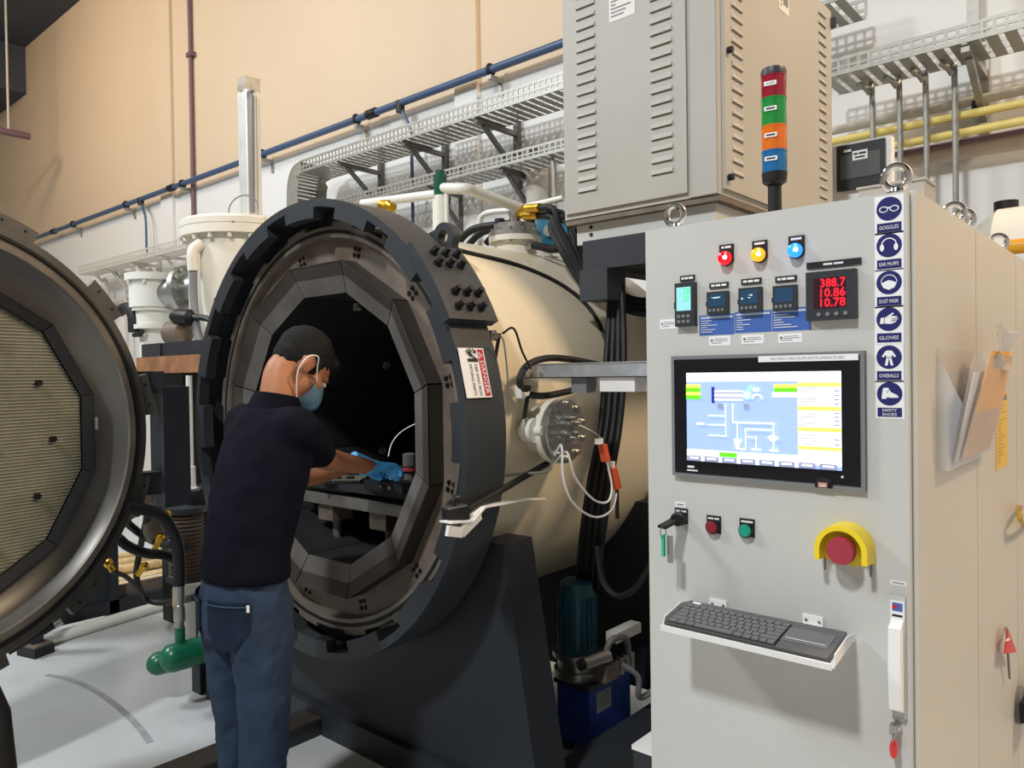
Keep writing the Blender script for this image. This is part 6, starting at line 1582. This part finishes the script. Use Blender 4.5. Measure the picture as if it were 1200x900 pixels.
# --- mask with ear loops
bm = B(); NU, NV = 16, 10; g = []
for j in range(NV+1):
    v = j/NV; row = []
    for i in range(NU+1):
        u = -1+2*i/NU; a = u*1.18
        ru = .074+.010*math.sin(PI*v); rf = .080+.042*math.sin(PI*(.12+.76*v))*math.cos(a*.7)
        row.append(hpnt(math.sin(a)*ru*(1-.10*v), .012+math.cos(a)*rf, -.006-.100*v-.004*abs(u)))
    g.append(row)
G = [[bm.verts.new(p) for p in r] for r in g]
for j in range(NV):
    for i in range(NU): bm.faces.new((G[j][i], G[j][i+1], G[j+1][i+1], G[j+1][i]))
bmesh.ops.solidify(bm, geom=bm.faces[:], thickness=.003)
mk = fin('face_mask', bm, 'mask_blue', per, local=True)
for s, k in ((1, NU), (-1, 0)):
    P = [g[1][k], hpnt(s*.083, .012, .010), hpnt(s*.094, -.012, .028), hpnt(s*.096, -.034, .005), hpnt(s*.090, -.026, -.04), hpnt(s*.078, .01, -.075), g[NV-1][k]]
    fin('ear_loop', tube(B(), P, .0022, 6, 6), 'white', mk, local=True)
# --- polo shirt
bm = B()
rings = [(.885, -.006, .168, .118), (.91, -.004, .168, .119), (.95, .0, .166, .119), (1.0, .010, .164, .119), (1.08, .028, .172, .124), (1.16, .050, .178, .126), (1.24, .070, .182, .124), (1.31, .084, .166, .112), (1.36, .094, .118, .096), (1.395, .102, .082, .080)]
loft(bm, [ring_((0, y, z), X_*rx, Y_*ry, 28) for z, y, rx, ry in rings])
def mid(a, b, t): return a+(b-a)*t
limb(bm, [shR+V((-.09, -.005, -.005)), shR+V((-.015, 0, -.01)), mid(shR, elR, .5), mid(shR, elR, .92)], [.066, .062, .056, .054], 18)
limb(bm, [shL+V((.09, -.005, -.005)), shL+V((.015, 0, -.01)), mid(shL, elL, .5), mid(shL, elL, .85)], [.070, .066, .064, .062], 18)
shirt = skinned('polo_shirt', bm, 'shirt_navy', .011, 9, disp=(.016, .08))
bm = B(); limb(bm, [V((0, .098, 1.355)), V((0, .110, 1.398)), V((0, .116, 1.425))], [(.090, .086), (.076, .078), (.070, .070)], 24, flat=X_); fin('collar', bm, 'shirt_navy', shirt, local=True)
# --- jeans
bm = B()
loft(bm, [ring_((0, y, z), X_*rx, Y_*ry, 26) for z, y, rx, ry in ((.94, .004, .148, .106), (.88, -.002, .156, .110), (.81, -.010, .166, .120), (.75, -.012, .166, .120), (.71, -.008, .150, .108))])
for s, kx in ((-1, -.098), (1, .098)):
    fy = .03 if s < 0 else -.02
    limb(bm, [V((s*.082, -.004, .82)), V((s*.086, 0, .68)), V((s*.094, .004+fy*.4, .46)), V((kx*1.08, fy, .24)), V((kx*1.12, fy, .05))], [(.080, .105), (.082, .092), (.068, .074), (.064, .066), (.066, .070)], 18, flat=X_)
jeans = skinned('jeans', bm, 'denim', .011, 3, disp=(.018, .06))
# back pockets following the seat
for s in (-1, 1):
    bm = B(); W5, H5 = .062, .125; rows = []
    for j in range(7):
        v = j/6; hw_ = W5*(1 if v < .7 else 1-(v-.7)*1.6); row = []
        for i in range(7):
            u = -1+2*i/6; x = s*.085+hw_*u; z = .848-H5*v-(.02*(1-abs(u)) if j == 6 else 0)
            rx, ry = .166, .120
            y = -.012-ry*math.sqrt(max(.02, 1-(x/rx)**2))-.003 + (.02*v if v > .5 else 0)*0
            row.append(V((x, y, z)))
        rows.append(row)
    G2 = [[bm.verts.new(p) for p in r] for r in rows]
    for j in range(6):
        for i in range(6): bm.faces.new((G2[j][i], G2[j][i+1], G2[j+1][i+1], G2[j+1][i]))
    bmesh.ops.solidify(bm, geom=bm.faces[:], thickness=.004)
    pk_ = fin('back_pocket', bm, 'denim', jeans, local=True)
    edge = rows[0]; fin('stitching', tube(B(), [p+V((0, -.004, -.012)) for p in edge], .0016, 6), 'denim_stitch', pk_, local=True)
    if s > 0: fin('pocket_tab', obox(B(), rows[1][6]+V((.0, -.006, .005)), (.003, .002, 0), (0, .001, 0), (0, 0, .010)), 'label_white', pk_, local=True)
# --- shoes
for s, kx in ((-1, -.098), (1, .098)):
    fy = .03 if s < 0 else -.02
    bm = B(); limb(bm, [V((kx, fy-.085, .045)), V((kx, fy-.02, .055)), V((kx, fy+.07, .045)), V((kx, fy+.155, .034)), V((kx, fy+.185, .03))], [(.032, .036), (.040, .050), (.046, .042), (.044, .030), (.026, .02)], 18, flat=X_)
    so = fin('shoe', bm, 'shoe_black', per, local=True)
    bm = B(); prism(bm, [V((kx+x, fy+y, 0)) for x, y in ((-.035, -.11), (.035, -.11), (.042, -.02), (.052, .08), (.046, .16), (.02, .20), (-.02, .20), (-.046, .16), (-.052, .08), (-.042, -.02))], (0, 0, .018)); fin('sole', bm, 'sole', so, local=True)
# --- gloves
def glove(name, wr, tip, side, back, curl):
    d = (tip-wr).normalized(); z = (V(back)-d*V(back).dot(d)).normalized(); x = d.cross(z)*side    # x points to the thumb side
    def q(a, b, c): return wr+x*a+d*b+z*c
    bm = B()
    limb(bm, [q(0, -.045, 0), q(0, 0, 0), q(0, .045, 0), q(0, .088, -.002)], [(.031, .031), (.030, .024), (.040, .017), (.041, .015)], 16, flat=x)
    for i, (xo, L) in enumerate(((.031, .072), (.0105, .080), (-.0105, .075), (-.031, .060))):
        a = 0; p = q(xo, .080, 0); P = [p]
        for k, sl in enumerate((.45, .32, .25)):
            a += curl*(.55+.35*k)+.06*i; p = p+(d*math.cos(a)-z*math.sin(a))*L*sl; P.append(p)
        limb(bm, P, [.0105, .0100, .0092, .0080], 10)
    P = [q(.026, .018, -.004), q(.046, .040, -.014), q(.050, .066, -.026), q(.040, .086, -.036)]
    limb(bm, P, [.014, .0125, .011, .009], 10)
    return skinned(name, bm, 'glove_blue', .0045, 1)
glove('glove', wrR, haR, -1, (-.3, .2, 1), .55)
glove('glove', wrL, pl(at(452, 548, D=2.93)), 1, (.3, .2, 1), .5)
print('arm', (elR-shR).length, (wrR-elR).length, (haR-wrR).length, (elL-shL).length, (wrL-elL).length)
# every object keeps its own material; nothing else to do
